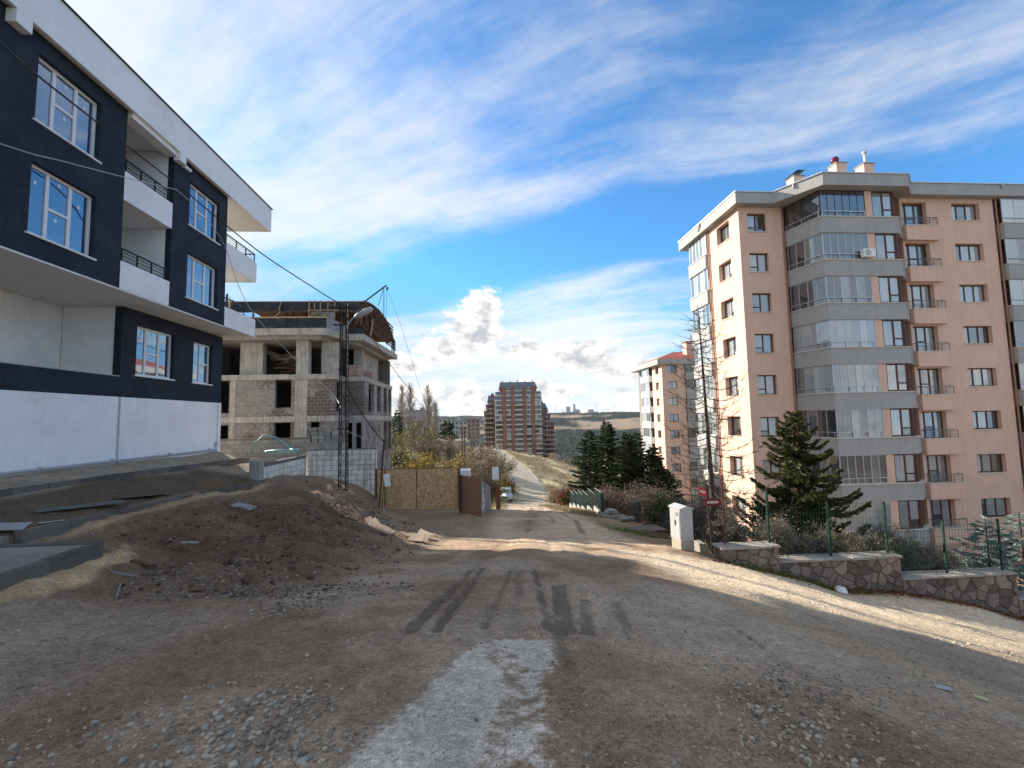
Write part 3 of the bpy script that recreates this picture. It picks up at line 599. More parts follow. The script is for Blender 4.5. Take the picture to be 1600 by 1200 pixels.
# roof with deep white fascia, dark metal edge and two beam ends
U.part('roof_slab', soffit_paint, (-4, 19.6, -.15, 13.5, 11.525, 11.7), (19.6, 22.7, -.15, 1.9, 11.525, 11.7)); U.part('roof_fascia', white_stucco, (-4.05, 22.83, -.25, -.151, 11.46, 12.66), (22.701, 22.829, -.15, 1.9, 11.46, 12.655))
U.part('roof_trim', rail_black, (-4.1, 22.88, -.30, .1, 12.665, 12.70), (22.72, 22.88, .1, 1.9, 12.665, 12.695)); U.part('roof_slope', roof_grey, (-4, 19.6, .1, 13.4, 11.71, 12.65), (19.6, 22.7, .1, 1.9, 11.705, 12.6))
U.part('beam_end', white_stucco, (10.35, 10.72, -.249, -.005, 11.12, 11.455)); U.part('beam_end', white_stucco, (15.98, 16.3, -.248, -.006, 11.16, 11.455))
U.part('beam', white_stucco, (13.93, 16.04, -.14, .25, 11.3, 11.524))
mb = MB(); mb.tube([U.P(16.42, -.02, 11.17), U.P(16.42, -.2, 11.17)], .035, 8); mb.tube([U.P(16.33, -.16, 11.14), U.P(16.62, -.2, 11.12)], .06, 10); mb.build('wall_lamp', white_paint, H)
# ground floor, set back under the overhang
g1, g2 = (16.57, 18.5, 3.43, 5.24), (19.7, 21.0, 3.42, 5.2)
G.wall('dark_wall', dark_stucco, 15.95, 21.75, 2.6, 5.757, [g1, g2], .2); dark_win(G, *g1); dark_win(G, *g2, tr=.5, cols=(1, 1))
G.part('terrace_wall', white_stucco, (-3, 15.94, 2.0, 2.2, 2.62, 5.757), (15.952, 16.15, .21, 1.99, 2.62, 5.757)); G.part('corner_trim', dark_stucco, (15.9, 15.949, 0, .25, 2.61, 5.757)); G.part('corner_trim', dark_stucco, (21.752, 21.80, 0, .3, 2.61, 5.757))
G.part('terrace_parapet', dark_stucco, (-3, 15.89, 0, .2, 2.605, 3.3)); G.part('terrace_coping', grey_pipe, (-3, 15.89, -.02, .22, 3.301, 3.33)); G.part('terrace_floor', concrete, (-3, 15.89, .21, 1.99, 2.5, 2.64))
G.part('plinth_wall', base_stucco, (-3, 15.86, -.03, .3, -.1, 2.598)); G.part('plinth_wall', base_stucco, (15.94, 21.5, -.03, .3, -.1, 2.598)); G.part('plinth_corner', base_stucco, (21.54, 21.8, -.028, .3, -.1, 2.597))
G.part('joint_strip', grey_pipe, (15.862, 15.938, -.045, .2, .1, 2.59)); G.part('joint_strip', grey_pipe, (21.503, 21.537, -.04, .2, .1, 2.59)); G.part('junction_box', grey_pipe, (21.35, 21.48, -.1, -.031, .55, .78))
mb = MB(); mb.tube([G.P(-3, -.1, .47), G.P(6, -.1, .46), G.P(14, -.1, .44), G.P(21.4, -.1, .42)], .045, 8)
for u in (2, 5, 8, 10.6, 13.2, 15.6, 18.3, 20.8): mb.tube([G.P(u, -.1, .46), G.P(u+.09, -.1, .46)], .062, 8)
mb.build('drain_pipe', grey_pipe, H)
U.part('house_core', dark_stucco, (-3, 19.19, 2.1, 13, 5.91, 11.5)); G.part('house_core', white_stucco, (-3, 21.7, 2.25, 12, -.1, 5.75)); 

# ================================================================== concrete shell under construction
K = thing('building_shell', 'unfinished grey concrete building shell with block walls and timber roof formwork', 'building', (-15, 36, -3))
def block_mat(name, col, jc, bw=.42, bh=.22, rot=0.):
    m, nt, b = nodes_of(name); N = nt.nodes.new; L = nt.links.new
    geo = N('ShaderNodeNewGeometry'); sp = N('ShaderNodeSeparateXYZ'); L(geo.outputs['Position'], sp.inputs[0]); ad = N('ShaderNodeMath'); L(sp.outputs[0], ad.inputs[0]); L(sp.outputs[1], ad.inputs[1])
    cb = N('ShaderNodeCombineXYZ'); L(ad.outputs[0], cb.inputs[0]); L(sp.outputs[2], cb.inputs[1])
    br = N('ShaderNodeTexBrick'); L(cb.outputs[0], br.inputs['Vector']); br.inputs['Scale'].default_value = 1; br.inputs['Brick Width'].default_value = bw; br.inputs['Row Height'].default_value = bh; br.inputs['Mortar Size'].default_value = .012; br.inputs['Bias'].default_value = -.1
    br.inputs['Color1'].default_value = tuple(col)+(1,); br.inputs['Color2'].default_value = tuple(c*.72 for c in col)+(1,); br.inputs['Mortar'].default_value = tuple(jc)+(1,)
    n = N('ShaderNodeTexNoise'); L(geo.outputs['Position'], n.inputs['Vector']); n.inputs['Scale'].default_value = .55; n.inputs['Detail'].default_value = 7; n.inputs['Roughness'].default_value = .7
    # patches where the skim coat is missing show the reddish block
    r = N('ShaderNodeMapRange'); L(n.outputs['Fac'], r.inputs[0]); r.inputs[1].default_value = .50; r.inputs[2].default_value = .56; r.inputs[4].default_value = .85
    ad2 = N('ShaderNodeMath'); ad2.operation = 'MULTIPLY'; L(r.outputs[0], ad2.inputs[0]); rr = N('ShaderNodeMapRange'); L(br.outputs['Fac'], rr.inputs[0]); rr.inputs[3].default_value = 1; rr.inputs[4].default_value = 0; L(rr.outputs[0], ad2.inputs[1])
    mx = N('ShaderNodeMix'); mx.data_type = 'RGBA'; L(ad2.outputs[0], mx.inputs[0]); L(br.outputs['Color'], mx.inputs[6]); mx.inputs[7].default_value = (.125, .085, .07, 1)
    n2 = N('ShaderNodeTexNoise'); L(geo.outputs['Position'], n2.inputs['Vector']); n2.inputs['Scale'].default_value = 6; n2.inputs['Detail'].default_value = 5
    r2 = N('ShaderNodeMapRange'); L(n2.outputs['Fac'], r2.inputs[0]); r2.inputs[1].default_value = .3; r2.inputs[2].default_value = .7; r2.inputs[3].default_value = .78; r2.inputs[4].default_value = 1.2
    sc = N('ShaderNodeVectorMath'); sc.operation = 'SCALE'; L(mx.outputs[2], sc.inputs[0]); L(r2.outputs[0], sc.inputs['Scale']); L(sc.outputs[0], b.inputs['Base Color']); b.inputs['Roughness'].default_value = .95
    bp = N('ShaderNodeBump'); bp.inputs['Strength'].default_value = .5; bp.inputs['Distance'].default_value = .02; bp.invert = True; L(br.outputs['Fac'], bp.inputs['Height']); L(bp.outputs[0], b.inputs['Normal']); return m
blockwork = block_mat('grey_blockwork', (.31, .28, .25), (.335, .31, .285)); blockwork_dk = block_mat('dark_blockwork', (.20, .18, .16), (.235, .215, .195))
F0 = Fac(K, 0, 30, 0); FS = Fac(K, -9.8, 0, R(90)); FW = Fac(K, 0, 32, 0); FX = Fac(K, -8.4, 0, R(90))
LS = [(-18.5, 29.94), (-9.74, 29.94), (-9.74, 31.94), (-8.34, 31.94), (-8.34, 41.7), (-18.5, 41.7)]
for z0, z1 in ((1.64, 2.02), (4.46, 4.8)): MB().prism(LS, z0, z1).build('floor_slab', concrete_lt, K)
MB().prism([(-18.5, 29.4), (-10.15, 29.4), (-9.6, 31.5), (-8.3, 31.5), (-7.9, 41.9), (-18.5, 41.9)], 7.35, 7.8).build('roof_slab', concrete_lt, K)
MB().prism([(-18.4, 29.7), (-10.6, 29.7), (-10.2, 31.9), (-8.9, 31.9), (-8.6, 41.4), (-18.4, 41.4)], 7.1, 7.349).build('slab_beam', concrete, K)
F0.wall('block_wall', blockwork, -18.5, -9.8, 2.02, 4.46, [(-17.3, -16.55, 2.3, 4.46), (-13.65, -12.6, 2.6, 4.46)], .25)
F0.wall('block_wall', blockwork, -18.5, -9.8, -3, 1.64, [(-17.3, -16.55, -.6, 1.5), (-13.65, -12.6, -.7, 1.6), (-11.35, -10.75, .2, 1.6)], .25)
FS.wall('block_wall', blockwork, 30.252, 32, 2.02, 4.46, [(30.45, 31.5, 2.3, 4.3)], .25); FS.wall('concrete_wall', concrete, 30.252, 32, -3, 1.64, [], .25)
FW.wall('block_wall', blockwork_dk, -9.8, -8.4, 2.02, 4.46, [], .25); FW.wall('concrete_wall', concrete, -9.8, -8.4, -3.4, 1.64, [(-9.65, -9.2, -.9, 1.5), (-8.95, -8.55, -.9, 1.5)], .25)
FX.wall('block_wall', blockwork, 32.252, 41.65, 2.02, 4.46, [(33.3, 34.9, 2.35, 4.4), (36.0, 37.2, 2.35, 4.4), (38.4, 39.5, 2.35, 4.4), (40.3, 41.3, 2.35, 4.4)], .25)
FX.wall('block_wall', blockwork, 32.252, 41.65, -3.6, 1.64, [(38.4, 39.6, -.9, 1.5), (40.2, 41.3, -.9, 1.5)], .25)
for y in (35.35, 37.7, 39.85): FX.part('column', concrete_lt, (y-.12, y+.12, -.03, .3, 2.021, 4.459))
for x in (-18.4, -16.45, -12.35): F0.part('column', concrete_lt, (x, x+(.8 if x == -12.35 else .3), -.03, .4, -3, 1.639)); F0.part('column', concrete_lt, (x, x+(.8 if x == -12.35 else .3), -.03, .4, 2.021, 4.459))
for x, w, d in ((-18.4, .4, .3), (-12.35, .8, .05), (-16.4, 1.5, .9)): F0.part('column', concrete_lt, (x, x+w, d, d+.5, 4.801, 7.099))
F0.part('concrete_wall', concrete_lt, (-11.0, -9.85, .9, 1.15, 4.801, 7.099)); FX.part('concrete_wall', concrete, (34.2, 40.2, .9, 1.15, 4.801, 7.099)); FX.part('concrete_wall', concrete_lt, (34.0, 34.19, .6, 1.3, 4.801, 7.099))
F0.part('painted_dark_core', unlit_paint, (-18.3, -10.1, 3.5, 11, -3, 7.05)); F0.part('back_wall', blockwork_dk, (-18.5, -8.5, 11.2, 11.45, -3, 7.09)); F0.part('end_wall', blockwork_dk, (-18.8, -18.51, 0, 11.4, -3, 7.34))  # dark core inside the shell gives its openings painted shade
F0.part('stair_flight', concrete, (-15.2, -12.6, 2.6, 3.4, 6.2, 6.5)); 
mb = MB(); mb.extr([(-15.4, 32.4, 6.9), (-15.4, 32.4, 6.6), (-12.9, 32.4, 5.4), (-12.9, 32.4, 5.7)], (0, 1, 0)); mb.build('stair_flight', concrete, K)
# timber heap in the open storey, pallets of brick on the wing
for i in range(11):
    a = Vector((rng.uniform(-14.6, -14.0), rng.uniform(31, 32.1), 4.95+.13*i)); b = a + Vector((rng.uniform(1.6, 2.2), rng.uniform(-.2, .2), rng.uniform(-.1, .5)))
    mb = MB(); mb.bar(a, b, .18, .06); mb.top('timber_plank', timber_old, ('lowest', 'second lowest', 'third lowest', 'fourth lowest', 'fifth lowest', 'middle', 'fifth highest', 'fourth highest', 'third highest', 'second highest', 'topmost')[i] + ' dark plank of the heap on the open storey of the shell', 'plank', 'planks heaped in the open storey')
def brick_pallet(x, y, z, w, d, h, label):
    t = thing('brick_pallet', label, 'pallet', (x, y, z)); mb = MB()
    for k in (-.4, 0, .4): mb.box(x-w/2, x+w/2, y+k*d-.05, y+k*d+.05, z, z+.09)
    mb.build('pallet_base', timber, t); n = int((h-.12)/.13); me = None
    for k in range(n):
        for j in range(4):
            if me is None: me = bmesh_box('brick', M('pink_brick', (.42, .30, .25), .9, .12, 4, rnd=.15), (-w/8+.004, w/8-.004, -d/2, d/2, 0, .122))
            obj('brick', me, t, (-w/2 + w*(j+.5)/4 + rng.uniform(-.004, .004), rng.uniform(-.01, .01), .095 + k*.127))
brick_pallet(-9.25, 32.55, 4.803, .9, .9, 1.0, 'taller pallet of pale bricks on the wing slab of the concrete shell'); brick_pallet(-8.75, 34.6, 4.803, .8, .8, .75, 'lower pallet of pinkish bricks behind the taller one on the wing slab')
# black formwork parapet, timber props and curved roof deck
for a, b in ((-18.4, -14.95), (-14.93, -12.75), (-12.73, -10.2)): F0.part('formwork_panel', plywood_black, (a, b, -.5, -.44, 7.82, 8.5))
mb = MB(); mb.extr([(-10.19, 29.5, 7.82), (-9.62, 31.5, 7.82), (-9.62, 31.5, 8.5), (-10.19, 29.5, 8.5)], (.05, 0, 0)); mb.build('formwork_panel', zinc, K)
FW.part('formwork_panel', plywood_black, (-9.55, -8.3, -.45, -.4, 7.82, 8.25)); F0.part('edge_board', timber, (-18.4, -10.2, -.53, -.4, 8.502, 8.58))
def arc(y): return float(np.interp(y, [30.6, 32, 34, 36.5, 39, 41, 42.5], [9.9, 10.35, 10.62, 10.75, 10.55, 10.05, 9.25]))
ys = np.linspace(30.75, 42.5, 14)
for xa, xb in ((-18.4, -13.1), (-13.08, -8.3)):
    mb = MB(); P = [(xa, y, arc(y)) for y in ys] + [(xa, y, arc(y)-.12) for y in ys[::-1]]; mb.extr(P, (xb-xa, 0, 0)); mb.build('roof_deck', timber_old, K)
for a, b in ((-18.4, -16.2), (-16.18, -13.6), (-13.58, -10.9), (-10.88, -8.35)): F0.part('formwork_panel', plywood_black, (a, b, .68, .74, 9.25, 9.92))
F0.part('edge_board', timber_old, (-18.4, -8.3, .62, .67, 9.16, 9.25))
for i in range(46):
    x = rng.uniform(-18, -8.5); y = rng.uniform(31.2, 41.5); mb = MB(); mb.bar((x, y, 7.82), (x+rng.uniform(-.06, .06), y, arc(y)-.13), .08); mb.build('prop', timber_old, K)
for i in range(26):
    y = 31 + i*.45; mb = MB(); mb.bar((-8.32, y, arc(y)-.2), (-8.32 + rng.uniform(-.05, .12), y+rng.uniform(-.2, .2), max(8.3, arc(y)-rng.uniform(1., 2.2))), .07, .16); mb.build('formwork_stud', timber_old, K)
for i in range(9):
    z = 8.4 + i*.24; y1 = 42.5 if z < 9.3 else 41.3
    if z < 10.4: mb = MB(); mb.bar((-8.2, 33+.3*i*(z > 9.4), z), (-8.2, y1, z-.05), .06, .1); mb.build('formwork_waler', timber_old, K)
for y in (40.2, 40.7, 41.2, 41.6): mb = MB(); mb.tube([(-8.1, y, 7.81), (-8.1, y, 9.2)], .035, 6); mb.build('steel_prop', steel_dark, K)
for (a, b) in (((-13.6, 30.55, 9.9), (-13.75, 30.5, 9.2)), ((-13.55, 30.4, 9.15), (-14.1, 30.2, 8.6)), ((-11.0, 30.5, 9.3), (-11.9, 30.3, 8.6)), ((-10.95, 30.5, 9.2), (-11.5, 30.3, 8.6)), ((-8.6, 31.9, 9.4), (-9.1, 31.7, 8.1)), ((-8.15, 33.5, 9.3), (-8.15, 32.8, 7.9))):
    mb = MB(); mb.bar(a, b, .1, .06); mb.build('brace', timber, K)
for x in (-11.7, -11.35, -10.95, -10.45, -10.0): mb = MB(); mb.bar((x, 30.45, 8.59), (x, 30.45, 9.95), .06); mb.build('stud', timber, K)
F0.part('stud_rail', timber, (-11.8, -9.7, .37, .41, 9.2, 9.28)); F0.part('stud_panel', zinc, (-11.6, -10.0, .55, .6, 8.6, 9.15))
for i in range(12):
    x = -18.2 + i*.17; mb = MB(); mb.bar((x, 29.9+rng.uniform(-.1, .1), 8.59), (x+rng.uniform(-.05, .05), 29.9, 9.6+rng.uniform(.1, .9)), .07, .12); mb.build('upright_board', timber if i % 3 == 0 else plywood_black, K)
HO = thing('hoist', 'small dark roof hoist with slanting boom on the concrete shell', 'hoist', (-8.7, 33.5, 10.5))
mb = MB(); mb.tube([(-8.9, 33, 10.35), (-7.25, 34, 12.1)], .055, 6); mb.build('boom', steel_dark, HO)
mb = MB(); mb.tube([(-7.45, 34, 11.9), (-7.45, 34, 9.7)], .03, 6); mb.tube([(-7.5, 34, 11.8), (-7.9, 34.1, 10.5)], .022, 6); mb.build('mast', steel_dark, HO)
mb = MB(); mb.tube([(-7.2, 34, 11.95), (-7.2, 34, 11.75)], .09, 8); mb.build('pulley', steel_dark, HO)
mb = MB(); mb.tube([(-7.2, 34, 11.8), (-6.2, 34.2, 9.), (-4.9, 34.5, 4.5), (-3.6, 34.8, 0.)], .012, 4); mb.tube([(-7.25, 34, 11.8), (-7.25, 34, 4.85)], .012, 4); mb.build('rope', steel_dark, HO)

# ================================================================== peach apartment block on the right
A = thing('apartment_block', 'large peach and grey eight-storey apartment block with glazed corner balconies', 'building', (27, 33, -8.3))
FA = Fac(A, 0, 29, 0); FP = Fac(A, 0, 27.4, 0); FL = Fac(A, 18.4, 0, R(-90))     # FL: u = -Y
ZB, ZT, NF = -8.6, 16.25, 8
fl = [14.42 - 2.9*k for k in range(NF)]
FA.wall('front_wall', peach, 18.4, 21.75, ZB, ZT, [(19.05, 20.45, s+.05, s+1.4) for s in fl], .3)
FL.wall('side_wall', peach, -33.1, -29.302, ZB, ZT, [(-31.9, -30.2, s+.08, s+1.48) for s in fl], .4)
FP.wall('front_wall', peach, 29.05, 36.05, ZB, ZT, [(29.2, 31.0, s-.25, s+1.55) for s in fl] + [(32.9, 35.0, s+.3, s+1.53) for s in fl] + [(33.6, 35.3, -8.3, -7.2)], .35)
FP.part('cellar_dark_panel', unlit_paint, (33.6, 35.3, .36, .4, -8.3, -7.2))  # dark panel closing the cellar hole, its shade put in as colour
GLS = [glass_dark, glass_curtain, glass_curtain, glass_blind]
def pick(*w): return rng.choice(w)
def brown_win(f, a, b, c, e, inset, cols, tr=None, o=.06):
    return window(f, a, b, c, e, inset, brown_frame, [pick(*GLS) for _ in range(4)], cols, tr, .07, .08, (o, cream_sill))
for k, s in enumerate(fl):
    brown_win(FA, 19.05, 20.45, s+.05, s+1.4, .2, (1, 1), {0: .28})
    brown_win(FL, -31.9, -30.2, s+.08, s+1.48, .32, (1, 1), {1: .3})
    brown_win(FP, 32.9, 35.0, s+.3, s+1.53, .25, (1, 1.1, 1.2))
    window(FP, 29.2, 31.0, s-.25, s+1.55, .28, brown_frame, [pick(glass_curtain, glass_blind, glass_dark), glass_dark if rng.random() < .3 else glass_curtain, pick(glass_curtain, glass_blind)], (.8, 1, 1), {1: .42}, .08, .08, None, 'balcony_door')
    FP.part('balcony', peach, (29.06, 31.5, -.32, -.002, s-1.25, s-.27)); FP.part('balcony_sill', cream_sill, (29.04, 31.55, -.36, .27, s-.268, s-.21))
    railing(FP, M('dull_rail', (.16, .155, .15), .5, .1, 4, metal=.4), 29.12, 31.42, -.28, s-.208, s+.33, 5, 4, .013, 'balcony_rail', ends=.27)
    # glazed bay
    mb = MB(); mb.prism([(21.76, 28.98), (22.4, 26.4), (27.8, 26.4), (29.03, 27.38), (29.03, 28.97)], s-1.1, s-.05); mb.build('bay_parapet', grey_stucco, A)
    mb = MB(); mb.prism([(21.7, 28.97), (22.36, 26.34), (27.83, 26.34), (29.03, 27.33), (29.03, 28.96)], s-.049, s); mb.build('bay_coping', cream_sill, A)
    style = pick('smoke', 'teal', 'curtain', 'smoke', 'teal'); style = ['clear', 'smoke', 'smoke', 'curtain', 'teal', 'smoke', 'smoke', 'curtain'][k]
    pm = {'smoke': [glass_smoke, glass_smoke, glass_teal], 'teal': [glass_teal, glass_blind, glass_teal], 'curtain': [glass_blind, glass_curtain, glass_blind], 'clear': [glass_smoke, glass_smoke]}[style]
    for (x0, y0, x1, y1, n) in ((21.84, 28.95, 22.46, 26.49, 4), (22.46, 26.49, 25.62, 26.49, 6)):
        th = math.atan2(y1-y0, x1-x0); ff = Fac(A, x0, y0, th); ln = math.hypot(x1-x0, y1-y0)
        gp_ = [pick(*pm) for _ in range(n)]
        window(ff, 0, ln, s+.002, s+1.797, 0, alu if style != 'clear' else rail_black, gp_, tuple([1]*n), None, .035 if style != 'clear' else .02, .05, None, 'balcony_glazing')
        mb = MB(); ff.box(mb, .05 if n == 6 else .1, ln-.04, -.07, -.035, s+.34, s+.38); 
        for q_ in range(n//2+1): ff.box(mb, .06+(ln-.2)*q_/(n//2), .06+(ln-.2)*q_/(n//2)+.03, -.066, -.039, s+.001, s+.339)
        mb.build('handrail', alu, A)
    FX2 = Fac(A, 0, 26.49, 0); FX2.part('bay_pilaster', peach, (25.63, 26.12, 0, .5, s+.001, s+1.798))
    window(FX2, 26.125, 27.62, s+.002, s+1.797, .05, brown_frame, [pick(glass_blind, glass_curtain), pick(glass_dark, glass_curtain)], (1.1, 1), {1: .3}, .09, .08, None)
    mb = MB(); mb.extr([(27.63, 26.5, s+.002), (28.85, 27.45, s+.002), (28.85, 27.45, s+1.797), (27.63, 26.5, s+1.797)], (-.06, .08, 0)); mb.build('bay_side_panel', brown_frame, A)
    # right-hand bay running out of the picture
    mb = MB(); mb.prism([(36.25, 27.0), (44, 27.0), (44, 28.9), (36.25, 28.9)], s-1.1, s-.05); mb.build('bay_parapet', grey_stucco, A); mb = MB(); mb.prism([(36.22, 26.95), (44, 26.95), (44, 28.8), (36.22, 28.8)], s-.049, s); mb.build('bay_coping', cream_sill, A)
    ff = Fac(A, 36.3, 27.1, 0); pm2 = pick([glass_blind, glass_curtain], [glass_smoke, glass_teal], [glass_teal, glass_blind])
    window(ff, 0, 7.6, s+.002, s+1.797, 0, alu, [pick(*pm2) for _ in range(8)], (1,)*8, None, .035, .05, None, 'balcony_glazing'); mb = MB(); ff.box(mb, .05, 7.5, -.07, -.03, s+.34, s+.38); mb.build('handrail', alu, A)
    # bay on the sunny side face
    mb = MB(); mb.prism([(18.15, 36.2), (18.15, 33.3), (18.42, 33.12), (20, 33.12), (20, 36.2)], s-1.1, s-.05); mb.build('bay_parapet', grey_stucco, A); mb = MB(); mb.prism([(18.1, 36.25), (18.1, 33.27), (18.4, 33.115), (20, 33.115), (20, 36.25)], s-.049, s); mb.build('bay_coping', cream_sill, A)
    ff = Fac(A, 18.25, 36.1, R(-90)); window(ff, 0, 2.8, s+.002, s+1.797, 0, alu, [pick(glass_teal, glass_blind) for _ in range(5)], (1,)*5, None, .04, .05, None, 'balcony_glazing')
mb = MB(); mb.prism([(18.95, 33.2), (18.95, 29.45), (22.0, 29.45), (22.35, 28.3), (22.9, 27.1), (28.9, 27.8), (44, 27.85), (44, 44), (24.5, 44), (24.5, 36.9), (20.2, 36.9), (20.2, 33.2)], ZB, ZT-.01); mb.build('inner_walls', M('inner_wall', (.25, .22, .19)), A)
OUT = [(24, 44), (24, 37.3), (17.9, 37.3), (17.9, 28.4), (20.6, 28.4), (22.25, 25.85), (28.2, 25.85), (29.35, 26.85), (44.4, 26.85), (44.4, 44)]
MB().prism(OUT, 16.26, 17.05).build('roof_fascia', grey_stucco, A)
OUT2 = [(23.94, 44.05), (23.94, 37.36), (17.84, 37.36), (17.84, 28.33), (20.57, 28.33), (22.2, 25.78), (28.23, 25.78), (29.38, 26.78), (44.46, 26.78), (44.46, 44.05)]
MB().prism(OUT2, 17.051, 17.12).build('roof_gutter', alu, A)
for x, y in ((21.3, 27.25), (17.82, 33.4), (36.1, 26.74)): mb = MB(); mb.tube([(x, y, 17.04), (x, y-.02, 16.75)], .06, 8); mb.tube([(x, y, 16.95), (x+(.25 if x > 18 else .0), y+.3, 16.5)], .05, 8); mb.build('gutter_outlet', grey_pipe, A)
for (x, y, m_) in ((21.62, 28.92, copper_pipe), (36.15, 27.3, copper_pipe), (18.3, 33.06, copper_pipe)): mb = MB(); mb.tube([(x, y, 16.2), (x, y, ZB)], .055, 8); mb.build('downpipe', m_, A)
for x, y, w, h, cap in ((24.1, 30.6, .8, 2.25, 'hood'), (28.4, 31.5, .85, 3.9, 'flat'), (30.7, 31.5, .85, 3.9, 'flat')):
    t = MB(); t.box(x-w/2, x+w/2, y-.4, y+.4, 17.121, 17.12+h); ch = t.build('chimney', peach, A)
    mb = MB(); mb.box(x-w/2-.07, x+w/2+.07, y-.47, y+.47, 17.12+h, 17.12+h+.07); mb.build('chimney_cap', M('cap_concrete', (.3, .28, .26)), ch)
    if cap == 'hood':
        mb = MB(); z = 17.12+h+.07; mb.extr([(x-w/2-.15, y-.5, z+.02), (x-w/2+.25, y-.5, z+.35), (x+w/2+.1, y-.5, z+.35), (x+w/2-.1, y-.5, z+.27)], (0, 1, 0)); mb.build('chimney_hood', rail_black, ch)
mb = MB(); mb.lathe([(.01, -.28), (.2, -.22), (.29, -.05), (.29, .08), (.2, .24), (.01, .3)], 12, (28.15, 31.4, 21.38)); mb.build('roof_ventilator', M('purple_vent', (.16, .02, .05), .3), A, smooth=True)
mb = MB(); mb.tube([(30.7, 31.4, 21.05), (30.7, 31.4, 22.1)], .11, 8); mb.tube([(30.7, 31.4, 22.05), (30.7, 31.4, 22.16)], .2, 8); mb.build('flue', alu, A)
for x in (31.6, 33.0):
    t = thing('satellite_dish', 'grey satellite dish lying low on the flat apartment roof ' + ('beside the flue chimney' if x < 32 else 'right of the flue chimney'), 'dish', (x, 30.5, 17.12)); mb = MB(); mb.tube([(x, 30.5, 17.12), (x, 30.5, 19.4)], .03, 6); mb.build('mount', steel_dark, t)
    mb = MB(); mb.lathe([(.01, 0), (.3, .05), (.42, .13)], 14); me = mb.mesh('dish', grey_pipe); obj('reflector', me, t, (0, 0, 2.3), (R(60), 0, R(30)))

t = thing('air_conditioner', 'small white air conditioner box outside the glazed bay, second storey from the top', 'air conditioner', (25.35, 26.3, 11.6)); mb = MB(); mb.cbox(-.42, .42, -.17, .12, 0, .55, .02); obj('casing', mb.mesh('casing', white_paint), t); mb = MB(); mb.tube([(-.12, -.172, .28), (-.12, -.185, .28)], .2, 16); obj('fan_grille', mb.mesh('fan_grille', grey_pipe), t)

# ================================================================== second peach block further down the hill
B2 = thing('apartment_block', 'smaller looking peach apartment block with red roof behind the bare larch', 'building', (37, 80, -21))
Q0 = Fac(B2, 0, 76, 0); QL = Fac(B2, 32.2, 0, R(-90)); f2 = [9.1 - 2.9*k for k in range(10)]
Q0.wall('front_wall', peach, 32.2, 36.4, -22, 10.6, [(33.2, 34.9, s, s+1.35) for s in f2], .3); QL.wall('side_wall', peach, -80.5, -76.302, -22, 10.6, [(-79, -77.5, s, s+1.35) for s in f2], .4)
for s in f2:
    brown_win(Q0, 33.2, 34.9, s, s+1.35, .2, (1, 1)); brown_win(QL, -79, -77.5, s, s+1.35, .3, (1, 1))
    mb = MB(); mb.prism([(36.41, 75.6), (44, 74.4), (44, 79), (36.41, 79)], s-1.2, s-.05); mb.build('bay_parapet', grey_stucco, B2)
    ff = Fac(B2, 36.5, 75.75, math.atan2(-1.2, 7.6)); window(ff, 0, 7.4, s-.04, s+1.69, 0, alu, [pick(glass_smoke, glass_teal, glass_blind) for _ in range(6)], (1,)*6, None, .05, .05, None, 'balcony_glazing')
    mb = MB(); mb.prism([(31.6, 85), (31.6, 81), (32.3, 80.55), (34, 80.55), (34, 85)], s-1.2, s-.05); mb.build('bay_parapet', white_stucco, B2)
    ff = Fac(B2, 31.75, 84.9, R(-90)); window(ff, 0, 3.8, s-.04, s+1.69, 0, alu, [pick(glass_teal, glass_blind) for _ in range(4)], (1,)*4, None, .05, .05, None, 'balcony_glazing')
mb = MB(); mb.prism([(32.9, 80.4), (32.9, 76.45), (36.3, 76.35), (36.6, 76.2), (44, 75.2), (44, 90), (33, 90), (33, 80.4)], -22, 10.5); mb.build('inner_walls', MAT['inner_wall'], B2)
RO = [(31.2, 90), (31.2, 75.4), (36, 75.3), (44.3, 73.9), (44.3, 90)]; MB().prism(RO, 10.61, 11.5).build('roof_fascia', grey_stucco, B2)
mb = MB(); mb.pts([(31.3, 90, 11.51), (31.3, 75.5, 11.51), (36, 75.4, 11.51), (44.2, 74, 11.51), (44.2, 90, 11.51), (38, 84, 14.0), (42, 84, 14.2)], [(0, 1, 5), (1, 2, 5), (2, 3, 6, 5), (3, 4, 6), (4, 0, 5, 6)]); mb.build('roof', roof_red, B2)
mb = MB(); mb.box(38.6, 41.2, 79.4, 81, 12, 15.2); ch = mb.build('chimney', peach, B2); mb = MB(); mb.box(38.5, 41.3, 79.3, 81.1, 15.2, 15.35); mb.build('chimney_cap', roof_red, ch)

